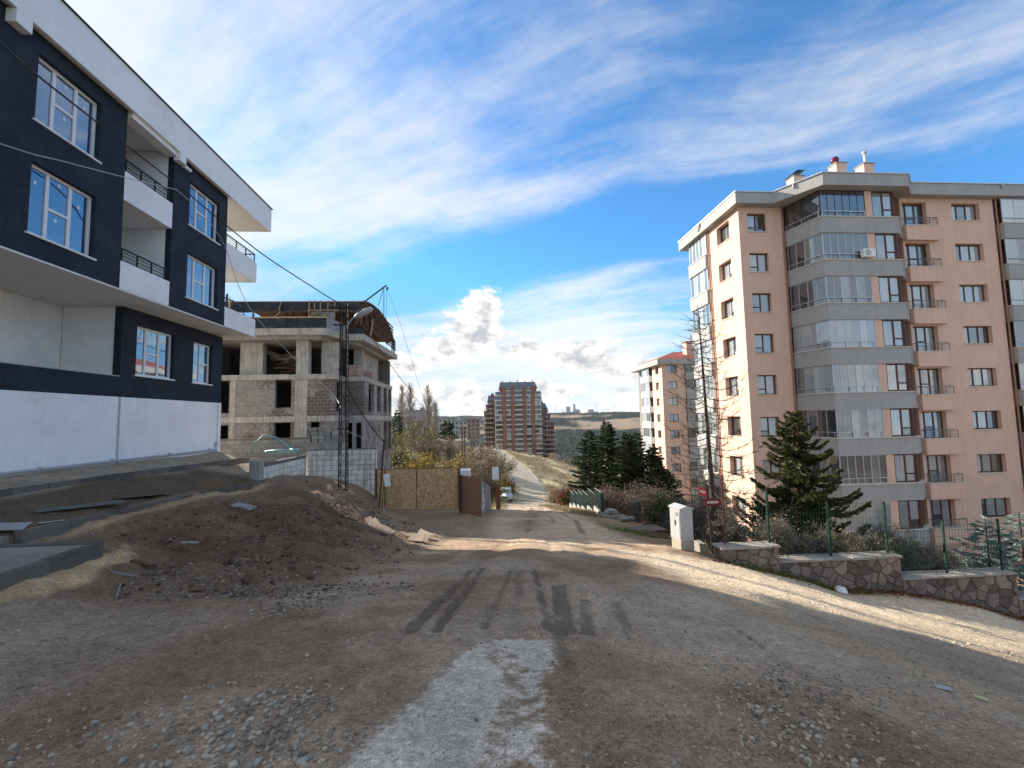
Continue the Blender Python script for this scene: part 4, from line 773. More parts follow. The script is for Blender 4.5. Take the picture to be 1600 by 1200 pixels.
# ================================================================== distant brick tower block
def tower(name, label, x0, x1, y0, ztop, steps, zb, group=None, seed=1):
    """stepped high-rise: brick piers, white balcony bands, dark windows, hipped grey roof"""
    r_ = random.Random(seed); T = thing(name, label, 'building', ((x0+x1)/2, y0+8, zb), group=group)
    brick = M('red_brick_far', (.27, .125, .10), .9, .15, .4); band = M('pale_band_far', (.52, .46, .42), .85, .08, .5); gd = glass_dark; gt = glass_teal
    for (a, b, zt) in steps:
        MB().box(a, b, y0+.9, y0+16, zb, zt).build('brick_core', brick, T); MB().box(a-.3, b+.3, y0+.7, y0+16.2, zt, zt+.35).build('step_cornice', roof_grey, T)
    W_ = x1-x0; bays = [(x0+.0*W_, x0+.15*W_), (x0+.23*W_, x0+.34*W_), (x0+.41*W_, x0+.59*W_), (x0+.66*W_, x0+.77*W_), (x0+.85*W_, x0+1.*W_)]
    nfl = int((ztop-zb)/2.9)
    for j, (a, b) in enumerate(bays):
        for k in range(nfl):
            z = ztop - 2.9*(k+1); c = (a+b)/2; top = max([s[2] for s in steps if s[0]-.1 <= c <= s[1]+.1] or [-99])
            if z+2.3 > top: continue
            p = 0. if j in (0, 2, 4) else .35
            key = ('band', round(b-a, 2)); obj('balcony_band', bmesh_box('band', band, (0, round(b-a, 2), 0, 1.2, 0, .95)), T, (a-T.location.x, y0+p-T.location.y, z-zb))
            n = 4 if j == 2 else 2; g = r_.choice([gd, gd, gd, gt, glass_blind])
            for i in range(n):
                w = (b-a)/n; obj('window', bmesh_box('tower_window', g if r_.random() < .7 else gd, (.12, round(w-.12, 2), 0, .3, 0, 1.6)), T, (a+i*w-T.location.x, y0+p+.45-T.location.y, z+1.1-zb))
    for xa, xb in ((bays[0][1], bays[1][0]), (bays[1][1], bays[2][0]), (bays[2][1], bays[3][0]), (bays[3][1], bays[4][0])):
        c = (xa+xb)/2; top = max([s[2] for s in steps if s[0] <= c <= s[1]]); MB().box(xa+.15, xb-.15, y0-.1, y0+.89, zb, top-.05).build('brick_pier', brick, T)
    a, b, zt = max(steps, key=lambda s: s[2]); m_ = MB()
    m_.pts([(a-.6, y0, zt-1.2), (b+.6, y0, zt-1.2), (b+.6, y0+17, zt-1.2), (a-.6, y0+17, zt-1.2), (a+.2, y0+6, zt+3.2), (b-.2, y0+6, zt+3.2), ((a+b)/2-3, y0-.4, zt-2.), ((a+b)/2+3, y0-.4, zt-2.)], [(0, 6, 4), (6, 7, 5, 4), (7, 1, 5), (1, 2, 5), (2, 3, 4, 5), (3, 0, 4)])
    m_.build('roof', roof_grey, T)
    for x in np.linspace(a+2, b-2, 5): MB().box(x-.25, x+.25, y0+5, y0+5.5, zt+2.5, zt+3.2+r_.uniform(.6, 1.8)).build('roof_vent', brick, T)
    return T
tower('tower_block', 'tall stepped red brick tower block with pale balcony bands in the distance', 8., 36., 262, 20.5, [(8, 36, 13.), (9.5, 34.5, 17.2), (11., 33, 20.5)], -26, seed=2)
tower('tower_block', 'lower red brick wing with pale bands left of the distant tower block', 1.3, 9.5, 272, 13, [(1.3, 9.5, 6.), (2.6, 9.5, 10.), (4., 9.5, 13.)], -26, seed=3)
tower('tower_block', 'red brick wing with pale bands stepping down right of the distant tower block', 36.3, 45.5, 275, 7.5, [(36.3, 45.5, -2), (36.3, 43, 3.5), (36.3, 41, 7.5)], -30, seed=4)

# ================================================================== block walls of the building plot
aac = M('white_aac_block', (.86, .82, .74), .9, .12, 3, .25, 60, streak=.5, rnd=.12, dirt=(.42, .35, .28), dirt_amt=.7, dscale=1.2)
grey_block = M('grey_wall_block', (.34, .325, .29), .95, .15, 3, .25, 60, rnd=.2, dirt=(.19, .18, .16), dirt_amt=.7, dscale=1.3)
mortar = M('mortar', (.17, .155, .135), .95, .15, 4)
def laid_wall(name, label, runs, bw, bh, th, mat, cat='wall'):
    """runs: (x0, y0, x1, y1, zbase, ztop(t)); every block is its own object"""
    x0, y0, x1, y1, zb, zt = runs[0]; T = thing(name, label, cat, (x0, y0, zb))
    for (x0, y0, x1, y1, zb, zt) in runs:
        ln = math.hypot(x1-x0, y1-y0); th_ = math.atan2(y1-y0, x1-x0); f = Fac(T, x0, y0, th_); zmax = zt if not callable(zt) else max(zt(0), zt(1)); n = int((zmax-zb)/bh)
        mb = MB(); f.box(mb, .012, ln-.012, .022, th-.022, zb, (zt if not callable(zt) else min(zt(0), zt(1)))-.05); mb.build('mortar_core', mortar, T)
        for k in range(n):
            u = -(bw/2)*(k % 2)
            while u < ln-.05:
                a, b = max(u, 0), min(u+bw, ln); z = zb+k*bh
                lim = zt if not callable(zt) else zt((a+b)/2/ln)
                if b-a > .06 and z+bh <= lim+.02:
                    me = bmesh_box('block', mat, (.009, round(b-a-.009, 3), 0, th, .009, bh-.008)); o = f.place('block', me, a, rng.uniform(-.006, .006), z); o.rotation_euler = (0, rng.uniform(-.004, .004), f.th)
                u += bw
    return T
laid_wall('retaining_wall', 'stained white block retaining wall beside the plywood gate', [(-8.25, 17.35, -8.25, 21.45, -1.5, .12), (-8.3, 21.5, -5.05, 21.5, -3.1, .35)], .6, .24, .22, aac)
mb = MB(); mb.cbox(-8.55, -8.2, 16.9, 17.3, -1.2, .2, .02); mb.top('concrete_pier', concrete, 'square concrete pier ending the white block wall at the kerb', 'pier')
laid_wall('low_block_wall', 'low grey weathered block wall in front of the concrete shell', [(-16.4, 24.2, -9.2, 24.2, -.6, .85)], .45, .22, .2, grey_block)
for i in range(14):
    r_ = i // 4; mb = MB(); x = -8.6 + (i % 4)*.33 - r_*.02; mb.obox((x, 23.6+rng.uniform(-.1, .1), .05+.21*r_+.55), (.3, .4, .19), rz=rng.uniform(-.2, .2)); mb.top('loose_block', grey_block, ('first', 'second', 'third', 'fourth')[i % 4] + ' grey block from left in the ' + ('bottom', 'second', 'third', 'top')[r_] + ' row of the loose pile', 'block', 'loose blocks piled behind the white wall')
mb = MB(); mb.box(-8.95, -7.2, 23.3, 24.0, -.2, .54); mb.top('block_plinth', concrete, 'grey concrete plinth carrying the loose block pile', 'plinth')
hose_m = M('teal_hose', (.22, .40, .40), .5, .15, 5)
mb = MB(); pts = []
for i in range(40): a = i/39*math.pi*2*3.2; rr = .62+.05*math.sin(i*1.7); pts.append((-9.3+rr*1.15*math.cos(a), 21.3+.5*rr*math.sin(a), .22+.012*i/4))
mb.tube(pts, .035, 6); mb.tube([(-10.6, 21.2, .25), (-10.5, 21.15, .7), (-10.05, 21.1, 1.05), (-9.5, 21.1, .95), (-8.9, 21.2, .45), (-8.4, 21.3, .25)], .032, 6); mb.tube([(-9.8, 20.9, .3), (-9.2, 20.9, .33), (-8.45, 21, .26)], .07, 8); mb.top('hose_coil', hose_m, 'pale teal hose coiled on the ground above the white block wall', 'hose', smooth=True)

# ================================================================== plywood gate and sheet fence
def osb_mat():
    m, nt, b = nodes_of('osb_board'); N = nt.nodes.new; L = nt.links.new; geo = N('ShaderNodeNewGeometry'); col = None
    vs_ = []
    for s, rot in (((9, 9, 38), .5), ((38, 9, 9), -.4), ((16, 16, 16), .9)):
        mp = N('ShaderNodeMapping'); L(geo.outputs['Position'], mp.inputs[0]); mp.inputs['Scale'].default_value = s; mp.inputs['Rotation'].default_value = (0, rot, 0)
        v = N('ShaderNodeTexVoronoi'); L(mp.outputs[0], v.inputs['Vector']); v.inputs['Scale'].default_value = 1.; se = N('ShaderNodeSeparateColor'); L(v.outputs['Color'], se.inputs[0]); vs_.append(se.outputs[0])
    a = N('ShaderNodeMath'); L(vs_[0], a.inputs[0]); L(vs_[1], a.inputs[1]); a2 = N('ShaderNodeMath'); L(a.outputs[0], a2.inputs[0]); L(vs_[2], a2.inputs[1])
    n = N('ShaderNodeTexNoise'); L(geo.outputs['Position'], n.inputs['Vector']); n.inputs['Scale'].default_value = 1.6; n.inputs['Detail'].default_value = 4
    a3 = N('ShaderNodeMath'); L(a2.outputs[0], a3.inputs[0]); L(n.outputs['Fac'], a3.inputs[1]); cr_ = N('ShaderNodeValToRGB'); r = N('ShaderNodeMapRange'); L(a3.outputs[0], r.inputs[0]); r.inputs[1].default_value = .9; r.inputs[2].default_value = 3.; L(r.outputs[0], cr_.inputs[0])
    e = cr_.color_ramp.elements; e[0].position = 0; e[0].color = (.23, .125, .052, 1); e[1].position = 1; e[1].color = (.70, .48, .25, 1); k = e.new(.45); k.color = (.49, .30, .135, 1)
    L(cr_.outputs[0], b.inputs['Base Color']); b.inputs['Roughness'].default_value = .8; return m
osb = osb_mat()
GT = thing('site_gate', 'double leaf site gate of brown chipboard sheets in dark steel frames', 'gate', (-3.1, 21.5, -2.85))
def leaf(x0, x1, z0, z1):
    f = MB(); t = .05
    for b in ((x0, x0+t, 21.46, 21.53, z0, z1), (x1-t, x1, 21.46, 21.53, z0, z1), (x0+t, x1-t, 21.46, 21.53, z1-t, z1), (x0+t, x1-t, 21.46, 21.53, z0, z0+t)): f.box(*b)
    lf = f.build('gate_leaf', rust_sheet, GT); mid = (x0+x1)/2
    for a, b in ((x0+.02, mid-.003), (mid+.003, x1-.02)): MB().box(a, b, 21.435, 21.458, z0+.02, z1-.02).build('chipboard_sheet', osb, lf) if x1-x0 > 1 else None
    if x1-x0 <= 1: MB().box(x0+.02, x1-.02, 21.435, 21.458, z0+.02, z1-.02).build('chipboard_sheet', osb, lf)
leaf(-5.0, -4.64, -2.75, -.70); leaf(-4.62, -3.16, -2.62, -.70); leaf(-3.13, -1.17, -2.68, -.72)
for x in (-5.06, -1.12): MB().box(x-.04, x+.04, 21.45, 21.55, -3.2, -.66).build('gate_post', rust_sheet, GT)
MB().obox((-1.05, 21.3, -1.9), (.05, .3, 1.7)).build('hinge_post', steel_dark, GT)
SF = thing('sheet_fence', 'brown and grey metal sheet hoarding running down the road from the gate', 'fence', (-.1, 21.0, -3.1))
mb = MB(); mb.extr([(-1.02, 21.35, -2.98), (-.1, 20.95, -3.08), (-.1, 20.95, -1.16), (-1.02, 21.35, -1.08)], (.01, .03, 0)); mb.build('brown_sheet', M('brown_sheet_paint', (.26, .135, .08), .75, .15, 2.2, dirt=(.33, .16, .08), dirt_amt=.5, dscale=3), SF)['label'] = 'rusty brown end sheet of the hoarding'
hoard = [(-.07, 20.93), (.06, 23.2), (.19, 25.4), (.32, 27.6), (.47, 29.8)]
for (a, b), (c, e) in zip(hoard, hoard[1:]):
    mb = MB(); n = 12; P = []
    for i in range(n+1): t = i/n; P.append((a+(c-a)*t + (.025 if i % 2 else 0), b+(e-b)*t))
    for i in range(n):
        (xa, ya), (xb, yb) = P[i], P[i+1]; za = gz(xa, ya)+.05; zb_ = gz(xb, yb)+.05; mb.quad((xa, ya, za), (xb, yb, zb_), (xb, yb, zb_+1.55-.02*(i % 3)), (xa, ya, za+1.55-.02*((i+1) % 3)))
    s_ = mb.build('grey_sheet', zinc, SF); sm_ = s_.modifiers.new('thickness', 'SOLIDIFY'); sm_.thickness = .006
    mb = MB(); mb.box(c-.04, c+.04, e-.04, e+.04, gz(c, e)-.2, gz(c, e)+1.72); mb.build('fence_post', timber_old, SF)
mb = MB(); X = lambda t: -.07+.13*t-.012   # sprayed white strokes on the first grey sheet
def stroke(*p): mb.tube([(X(t)+.05, 20.93+2.27*t, z) for t, z in p], .022, 4)
stroke((.1, -1.75), (.35, -1.78)); stroke((.22, -1.76), (.2, -2.3)); stroke((.3, -2.2), (.12, -2.3), (.28, -2.5), (.1, -2.7)); stroke((.5, -2.1), (.38, -2.35), (.55, -2.5), (.4, -2.75)); stroke((.7, -2.4), (.68, -2.8)); mb.build('spray_mark', white_paint, SF)
t = thing('notice_board', 'small white notice board on dark posts behind the grey sheets', 'sign', (.95, 34, gz(.95, 34))); zg = gz(.95, 34)
MB().box(.70, 1.24, 33.98, 34.02, -3.05, -2.1).build('board', white_paint, t)
for x in (.66, 1.27): MB().box(x-.03, x+.03, 33.97, 34.03, zg-.3, -2.05).build('post', timber_old, t)
MB().box(.95, 1.25, 33.0, 33.06, zg-.1, -3.4).top('orange_panel', M('orange_board', (.20, .075, .03), .8, .2, 3), 'rusty orange panel standing at the end of the sheet hoarding', 'panel')
MB().obox((-.95, 24.6, -1.62), (.55, .9, .9)).top('white_container', white_paint, 'white box top showing over the hoarding right of the gate', 'box')

# ================================================================== poles and cables
LP = thing('lattice_pole', 'dark steel lattice power pole with street lamp in front of the white wall', 'pole', (-5.84, 19.1, gz(-5.84, 19.1))); zb = gz(-5.84, 19.1)-.3; zt = 6.72
def rail_pos(sx, sy, z): t = (z-zb)/(zt-zb); w = .15-.03*t; return (-5.84+sx*w-.02*t, 19.1+sy*w, z)
for sx in (-1, 1):
    for sy in (-1, 1): mb = MB(); mb.bar(rail_pos(sx, sy, zb), rail_pos(sx, sy, zt), .04); mb.build('leg', steel_dark, LP)
mb = MB(); z = zb+.3; k = 0
while z < zt-.4:
    for (a, b) in (((-1,-1),(1,-1)), ((1,-1),(1,1)), ((1,1),(-1,1)), ((-1,1),(-1,-1))):
        if k % 2: a, b = b, a
        mb.bar(rail_pos(*a, z), rail_pos(*b, z+.42), .02, .01)
    if k % 6 == 0: mb.bar(rail_pos(-1.6, -1, z), rail_pos(1.6, -1, z), .05)
    z += .42; k += 1
mb.build('lacing', steel_dark, LP)
mb = MB(); mb.bar((-6.5, 19.05, 6.5), (-5.2, 19.05, 6.5), .09); mb.bar((-6.3, 19.05, 5.75), (-5.35, 19.05, 5.75), .06); mb.build('crossarm', steel_dark, LP)
for x in (-6.4, -5.3): mb = MB(); mb.lathe([(.01, 0), (.05, .01), (.06, .06), (.03, .09), (.05, .12), (.01, .17)], 8, (x, 19.05, 6.55)); mb.build('insulator', M('brown_porcelain', (.08, .04, .03), .3), LP)
mb = MB(); mb.tube([(-5.75, 19, 5.6), (-5.5, 18.9, 5.95), (-5.3, 18.85, 6.05)], .03, 6); arm = mb.build('lamp_arm', grey_pipe, LP)
mb = MB(); mb.tube([(-5.34, 18.85, 6.02), (-5.2, 18.8, 6.08), (-4.85, 18.7, 6.24), (-4.62, 18.65, 6.33), (-4.55, 18.63, 6.36)], [.07, .12, .14, .11, .04], 10); mb.build('lamp_head', grey_pipe, LP, smooth=True)
mb = MB(); mb.tube([(-5.3, 18.86, 6.0), (-5.32, 18.9, 5.7), (-5.5, 18.95, 5.3)], .02, 5); mb.build('lamp_cable', steel_dark, LP)
t = thing('meter_post', 'leaning dark post with white meter box in front of the plywood gate', 'post', (-4.72, 20.6, gz(-4.72, 20.6)))
mb = MB(); mb.tube([(-4.75, 20.6, gz(-4.75, 20.6)-.3), (-4.58, 20.5, -1.), (-4.42, 20.3, .75)], .035, 6); mb.build('pole', steel_dark, t); mb = MB(); mb.tube([(-4.62, 20.62, gz(-4.75, 20.6)-.2), (-4.40, 20.5, -.4)], .02, 6); mb.build('conduit', rust_sheet, t)
MB().obox((-4.32, 20.45, -1.08), (.24, .14, .55), Matrix.Rotation(R(-7), 3, 'Y')).build('meter_box', white_paint, t)
t = thing('wooden_pole', 'brown wooden power pole among the shrubs behind the hoarding', 'pole', (-2.85, 62, gz(-2.85, 62))); mb = MB(); mb.tube([(-2.85, 62, gz(-2.85, 62)-.3), (-2.8, 62, .75)], [.15, .1], 8); mb.tube([(-2.45, 62.2, gz(-2.5, 62)-.3), (-2.5, 62.1, .5)], [.12, .08], 8); mb.build('shaft', timber_old, t)
for z in (.2, -.35): MB().box(-3.4, -2.2, 61.9, 62.0, z-.05, z+.05).build('crossarm', timber_old, t)
def cable(name, P, r, label, mat=steel_dark):
    P = [Vector(p) for p in P]; Q = []
    for i in range(len(P)-1):
        p0, p1, p2, p3 = P[max(i-1, 0)], P[i], P[i+1], P[min(i+2, len(P)-1)]
        for k in range(6): s = k/6; Q.append(.5*((2*p1)+(-p0+p2)*s+(2*p0-5*p1+4*p2-p3)*s*s+(-p0+3*p1-3*p2+p3)*s**3))
    Q.append(P[-1]); mb = MB(); mb.tube(Q, r, 5); return mb.top(name, mat, label, 'cable')
cable('power_cable', [(-4.3, .5, 6.0), (-6.3, 4.0, 7.2), (-8.02, 7.5, 8.09), (-9.2, 10.8, 8.95), (-9.29, 14, 8.99), (-8.35, 16.6, 8.1), (-7.35, 18, 7.45), (-6.0, 19.05, 6.62)], .022, 'thick black cable crossing the black house front to the lattice pole')
cable('power_cable', [(-10.55, 5, 6.6), (-10.55, 10.06, 7.9), (-10.6, 11.53, 8.4), (-10.7, 13.91, 9.25), (-10.9, 15.95, 10.05), (-10.95, 16.1, 10.1)], .014, 'thin pale cable running along the black house upper storey', M('pale_cable', (.45, .43, .40), .6))
cable('power_cable', [(-10.92, 16.1, 10.1), (-10.9, 17.6, 9.9), (-10.85, 19, 9.2), (-10.79, 20, 7.79), (-10.23, 20.5, 6.46), (-8.68, 21.3, 4.48), (-7.2, 21.6, 3.0), (-6.0, 19.2, 2.2)], .013, 'thin pale cable hanging from the black house corner to the lattice pole', MAT['pale_cable'])
cable('power_cable', [(-5.65, 19.05, 6.6), (-6.21, 27, 6.04), (-6.31, 31, 5.45), (-5.61, 50, 2.06), (-2.85, 61.95, .25)], .022, 'long black cable from the lattice pole down to the wooden pole')
cable('power_cable', [(-5.75, 19.1, 3.19), (-5.4, 19.2, 2.37), (-4.88, 19.8, 1.35), (-4.42, 20.3, .65)], .025, 'black cable sagging from the lattice pole to the meter post')
cable('power_cable', [(-5.7, 19.1, 1.2), (-5.0, 19.6, .8), (-4.6, 20.2, .62), (-4.43, 20.3, .6)], .012, 'thin grey cable below the sagging one at the meter post', MAT['pale_cable'])

# ================================================================== kerbs and pavement slab on the left
kerb_m = M('dark_kerb_stone', (.135, .115, .095), .85, .2, 3, .2, 50, rnd=.25); pave_m = M('pavement_concrete', (.31, .26, .20), .9, .2, 1.6, .35, 40, dirt=(.19, .15, .115), dirt_amt=.7, dscale=1.1)
def kerb(name, pts, w, h, ln=.75, gap=None):
    T = tag(bpy.data.objects.new(name, None), kind='structure'); COL.objects.link(T); T.location = (pts[0][0], pts[0][1], pts[0][2]-h)
    for (a, b) in zip(pts, pts[1:]):
        a, b = Vector(a), Vector(b); d = b-a; n = max(1, int(d.length/ln))
        for i in range(n):
            p, q_ = a + d*(i/n), a + d*((i+.985)/n)
            if gap and gap[0] < (p.y+q_.y)/2 < gap[1]: continue
            mb = MB(); mb.bar(p + Vector((rng.uniform(-.012, .012), 0, -h/2+rng.uniform(-.01, .012))), q_ + Vector((rng.uniform(-.012, .012), 0, -h/2+rng.uniform(-.01, .012))), w, h); mb.build('kerb_stone', kerb_m, T)
kerb('kerb', [(-8.0, 8.3, -.17), (-8.0, 11, -.25), (-8.0, 14, -.35), (-8.02, 16.9, -.46)], .14, .34); kerb('kerb', [(-10.55, 4, .30), (-10.55, 9, .28), (-10.5, 14, .23), (-10.45, 20.5, .1)], .14, .24)
pv = MB(); pv.prism([(-10.3, 1.5), (-6.07, 1.5), (-6.07, 7.38), (-7.9, 7.4), (-8.05, 8.2), (-10.3, 8.2)], -.6, -.215); tag(pv.build('pavement', pave_m), kind='structure')
kerb('kerb', [(-5.99, 1.5, -.19), (-5.99, 7.45, -.2)], .14, .24, gap=(4.6, 5.1)); kerb('kerb', [(-6.1, 7.46, -.2), (-7.8, 7.48, -.2)], .14, .24)

# ================================================================== rubble, boards and litter on the left bank
sheet_m = M('weathered_board', (.15, .135, .125), .8, .2, 3); pale_board = M('pale_board', (.42, .39, .355), .8, .15, 3); ply_m = M('torn_plywood', (.22, .165, .12), .85, .25, 4); pipe_red = M('red_brown_strip', (.13, .05, .035), .8, .25, 4)
def board(name, x, y, dz, size, rz, tx, ty, mat, label, cat='board', group=None):
    Mx = Matrix.Rotation(rz, 3, 'Z') @ Matrix.Rotation(tx, 3, 'X') @ Matrix.Rotation(ty, 3, 'Y'); mb = MB(); bm = bmesh.new(); bmesh.ops.create_grid(bm, x_segments=5, y_segments=3, size=.5)
    r_ = random.Random(hash((x, y)) & 0xffff)
    for v in bm.verts:
        e = .06 if abs(abs(v.co.x)-.5) < .01 else .0; e2 = .05 if abs(abs(v.co.y)-.5) < .01 else 0
        v.co.x += r_.uniform(-e, e)*.6; v.co.y += r_.uniform(-e2, e2); v.co.z = .02*math.sin(v.co.x*4+x)
    geom = bmesh.ops.extrude_face_region(bm, geom=bm.faces[:])['geom']
    for v in geom:
        if isinstance(v, bmesh.types.BMVert): v.co.z -= size[2]/max(size[1], .01)*1.
    bmesh.ops.recalc_face_normals(bm, faces=bm.faces[:])
    c = Vector((x, y, gz(x, y)+dz)); mb.bm(bm, Matrix.Translation(c) @ Mx.to_4x4() @ Matrix.Diagonal((size[0], size[1], size[1], 1))); return mb.top(name, mat, label, cat, group)
board('scrap_board', -8.75, 10.4, .05, (1.4, .32, .014), R(52), R(4), R(1), sheet_m, 'long grey board lying on soil inside the kerb, the nearer one')
board('scrap_board', -8.6, 11.9, .05, (1.2, .36, .014), R(60), R(-4), R(2), M('brown_board', (.13, .105, .085), .85, .2, 3), 'brown board lying on soil inside the kerb, the farther one')
board('foam_board', -8.65, 8.75, .08, (.6, .3, .02), R(20), R(12), R(4), pale_board, 'pale grey broken board at the kerb end by the pavement')
board('foam_board', -8.25, 9.15, .1, (.35, .22, .02), R(40), R(-30), R(0), pale_board, 'small cream board leaning on the dark kerb')
board('foam_board', -8.35, 7.5, .26, (.4, .2, .05), R(80), R(-25), R(0), M('blue_foam', (.42, .52, .58), .7), 'light blue board scrap on the pavement slab at picture edge')
board('wood_strip', -5.38, 7.5, .05, (.6, .08, .03), R(-25), R(3), R(2), pipe_red, 'red brown strip of wood on the dirt below the pavement', 'strip')
board('wood_strip', -4.4, 7.2, .03, (.3, .07, .02), R(10), R(3), R(2), M('orange_strip', (.19, .10, .055), .8), 'short orange brown wood piece in the rubble line', 'strip')
board('wood_strip', -5.8, 9.3, .04, (.34, .05, .02), R(-5), R(3), R(2), pale_board, 'short white lath lying on the brown bank', 'strip')
board('concrete_scrap', -6.3, 12.2, .06, (.75, .22, .06), R(-30), R(8), R(4), concrete, 'flat grey concrete scrap high on the brown bank', 'slab')
for i, (x, y, l, w, a, tx, ty, m_, lab) in enumerate([(-3.6, 15.2, 1.1, .42, -60, 22, 12, ply_m, 'torn plywood sheet on the bank foot, the uppermost one'), (-3.1, 14.5, 1.0, .38, -48, 26, 8, ply_m, 'torn plywood sheet on the bank foot below the uppermost one'), (-3.95, 15.9, .9, .35, -65, 15, 10, rust_sheet, 'rust red sheet strip under the torn plywood'), (-2.05, 14.2, 1.0, .5, -40, 20, -6, ply_m, 'torn plywood sheet lying flat at the road end of the bank'), (-1.98, 15.0, .95, .4, -55, 40, 5, M('pale_ply', (.30, .235, .17), .85, .2, 4), 'pale plywood sheet tipped up at the road end of the bank'), (-3.3, 14.9, .7, .2, -75, -30, 0, timber, 'light timber offcut stuck upright among the torn plywood')]):
    board('plywood_scrap', x, y, .12, (l*.72, w*.7, .014), R(a), R(tx), R(ty), m_, lab)
mb = MB(); zz = gz(-5.4, 6.9); mb.tube([(-5.5, 7.15, gz(-5.5, 7.15)+.22), (-5.49, 6.95, gz(-5.5, 7.)+.05), (-5.25, 6.8, gz(-5.25, 6.8)+.05), (-4.95, 6.85, gz(-4.95, 6.85)+.06)], .009, 5); mb.tube([(-5.0, 6.6, gz(-5, 6.6)+.04), (-4.75, 6.2, gz(-4.75, 6.2)+.03)], .009, 5); mb.top('grey_conduit', M('dusty_conduit', (.25, .23, .21), .7), 'bent grey plastic conduit in the rubble line below the sand', 'conduit')

# ================================================================== stone wall, mesh fence, cabinet and street signs on the right
wall_mortar = M('wall_mortar', (.15, .12, .10), .95, .2, 5); stone_m = M('wall_stone', (.20, .155, .128), .9, .25, 5, .5, 30, rnd=.45, dirt=(.24, .21, .19), dirt_amt=.5, dscale=2.5); cope_m = M('coping_stone', (.32, .285, .24), .9, .15, 4, .4, 30, rnd=.15)
def clip(poly, p, n):
    out = []
    for i in range(len(poly)):
        a, b = poly[i], poly[(i+1) % len(poly)]; da, db = (a[0]-p[0])*n[0]+(a[1]-p[1])*n[1], (b[0]-p[0])*n[0]+(b[1]-p[1])*n[1]
        if da <= 0: out.append(a)
        if da*db < 0: t = da/(da-db); out.append((a[0]+(b[0]-a[0])*t, a[1]+(b[1]-a[1])*t))
    return out
def stone_wall(T, x0, x1, ybase, ztop, zb0, zb1, th=.42, cell=.27):
    """random rubble face: voronoi stones, each proud of recessed mortar"""
    f = MB(); f.extr([(x0+.01, ybase+.028, zb0-.3), (x1-.01, ybase+.028, zb1-.3), (x1-.01, ybase+.028, ztop-.06), (x0+.01, ybase+.028, ztop-.06)], (0, th-.04, 0)); f.build('mortar_core', wall_mortar, T)
    pts = []; z = min(zb0, zb1)-.1
    r_ = random.Random(int(x0*100)); nz = 0
    while z < ztop-.02:
        x = x0 + (cell*.6 if nz % 2 else 0)
        while x < x1: pts.append((x+r_.uniform(-.13, .13), z+r_.uniform(-.12, .12))); x += cell*r_.uniform(.8, 1.7)
        z += cell*.82; nz += 1
    for i, p in enumerate(pts):
        poly = [(x0, zb0-.15), (x1, zb1-.15), (x1, ztop-.062), (x0, ztop-.062)]
        for j, o in enumerate(pts):
            if i != j and abs(o[0]-p[0]) < 1.2 and abs(o[1]-p[1]) < 1.2:
                d = (o[0]-p[0], o[1]-p[1]); l = math.hypot(*d); mid = (p[0]+d[0]*.5-d[0]/l*.0035, p[1]+d[1]*.5-d[1]/l*.0035); poly = clip(poly, mid, d)
                if len(poly) < 3: break
        if len(poly) < 3: continue
        cx, cz = sum(a for a, _ in poly)/len(poly), sum(b for _, b in poly)/len(poly); area = abs(sum(poly[k][0]*poly[(k+1) % len(poly)][1]-poly[(k+1) % len(poly)][0]*poly[k][1] for k in range(len(poly))))/2
        if area < .006: continue
        dp = r_.uniform(-.008, .025); n = len(poly); V = [(a, ybase+.036, b) for a, b in poly] + [(cx+(a-cx)*.96, ybase-dp+.012, cz+(b-cz)*.96) for a, b in poly] + [(cx+(a-cx)*.78, ybase-dp-.012+r_.uniform(-.006, .006), cz+(b-cz)*.78) for a, b in poly]
        F = [(k, (k+1) % n, (k+1) % n+n, k+n) for k in range(n)] + [(k+n, (k+1) % n+n, (k+1) % n+2*n, k+2*n) for k in range(n)] + [tuple(range(2*n, 3*n))]
        MB().pts(V, F).build('stone', stone_m, T)
    x = x0-.04
    while x < x1:
        w = min(r_.uniform(.5, .8), x1+.03-x); mb = MB(); mb.cbox(x+.006, x+w-.006, ybase-.06+r_.uniform(-.012, .012), ybase+th+.04, ztop-.06, ztop+r_.uniform(0, .012), .012); mb.build('coping_slab', cope_m, T); x += w
SW = thing('stone_wall', 'stepped brown rubble stone wall with pale coping beside the gravel lane', 'wall', (10, 12.3, -4.7))
stone_wall(SW, 6.7, 8.4, 12.32, -2.18, -2.62, -3.0); stone_wall(SW, 8.42, 12.1, 12.34, -2.62, -3.0, -3.95); stone_wall(SW, 12.12, 15.7, 12.36, -3.26, -3.95, -4.7); stone_wall(SW, 15.72, 19, 12.38, -4.0, -4.7, -5.3)
MF = thing('mesh_fence', 'green wire mesh fence standing on the stone wall', 'fence', (10, 12.55, -3))
def mesh_panel(x0, x1, z0, h):
    mb = MB(); r_ = .0028
    for k in range(int(h/.2)+1): mb.bar((x0, 12.56, z0+.03+k*.2), (x1, 12.56, z0+.03+k*.2), r_*2.2)
    x = x0
    while x < x1: mb.bar((x, 12.565, z0), (x, 12.565, z0+h), r_*1.6); x += .1
    mb.build('wire_mesh', green_paint, MF)
for (x, z) in ((8.3, -2.17), (10.15, -2.61), (11.93, -2.61), (13.75, -3.25), (15.55, -3.25)): MB().box(x-.024, x+.024, 12.536, 12.584, z-.3, z+1.5).build('fence_post', green_paint, MF)
for x in (6.95,): mb = MB(); mb.tube([(x, 12.56, -2.3), (x, 12.56, -.4)], .02, 6); mb.build('fence_post', M('rusty_post', (.12, .035, .025), .8), MF)
for a, b, z in ((6.95, 8.3, -2.17), (8.3, 10.15, -2.6), (10.15, 11.93, -2.6), (11.93, 13.75, -3.24), (13.75, 15.55, -3.24)): mesh_panel(a, b, z, 1.4)
for k in range(4): mb = MB(); mb.box(6.05+.16*k, 6.7, 12.9+.1*k, 13.3+.1*k, -2.75, -2.55+.08*k); 
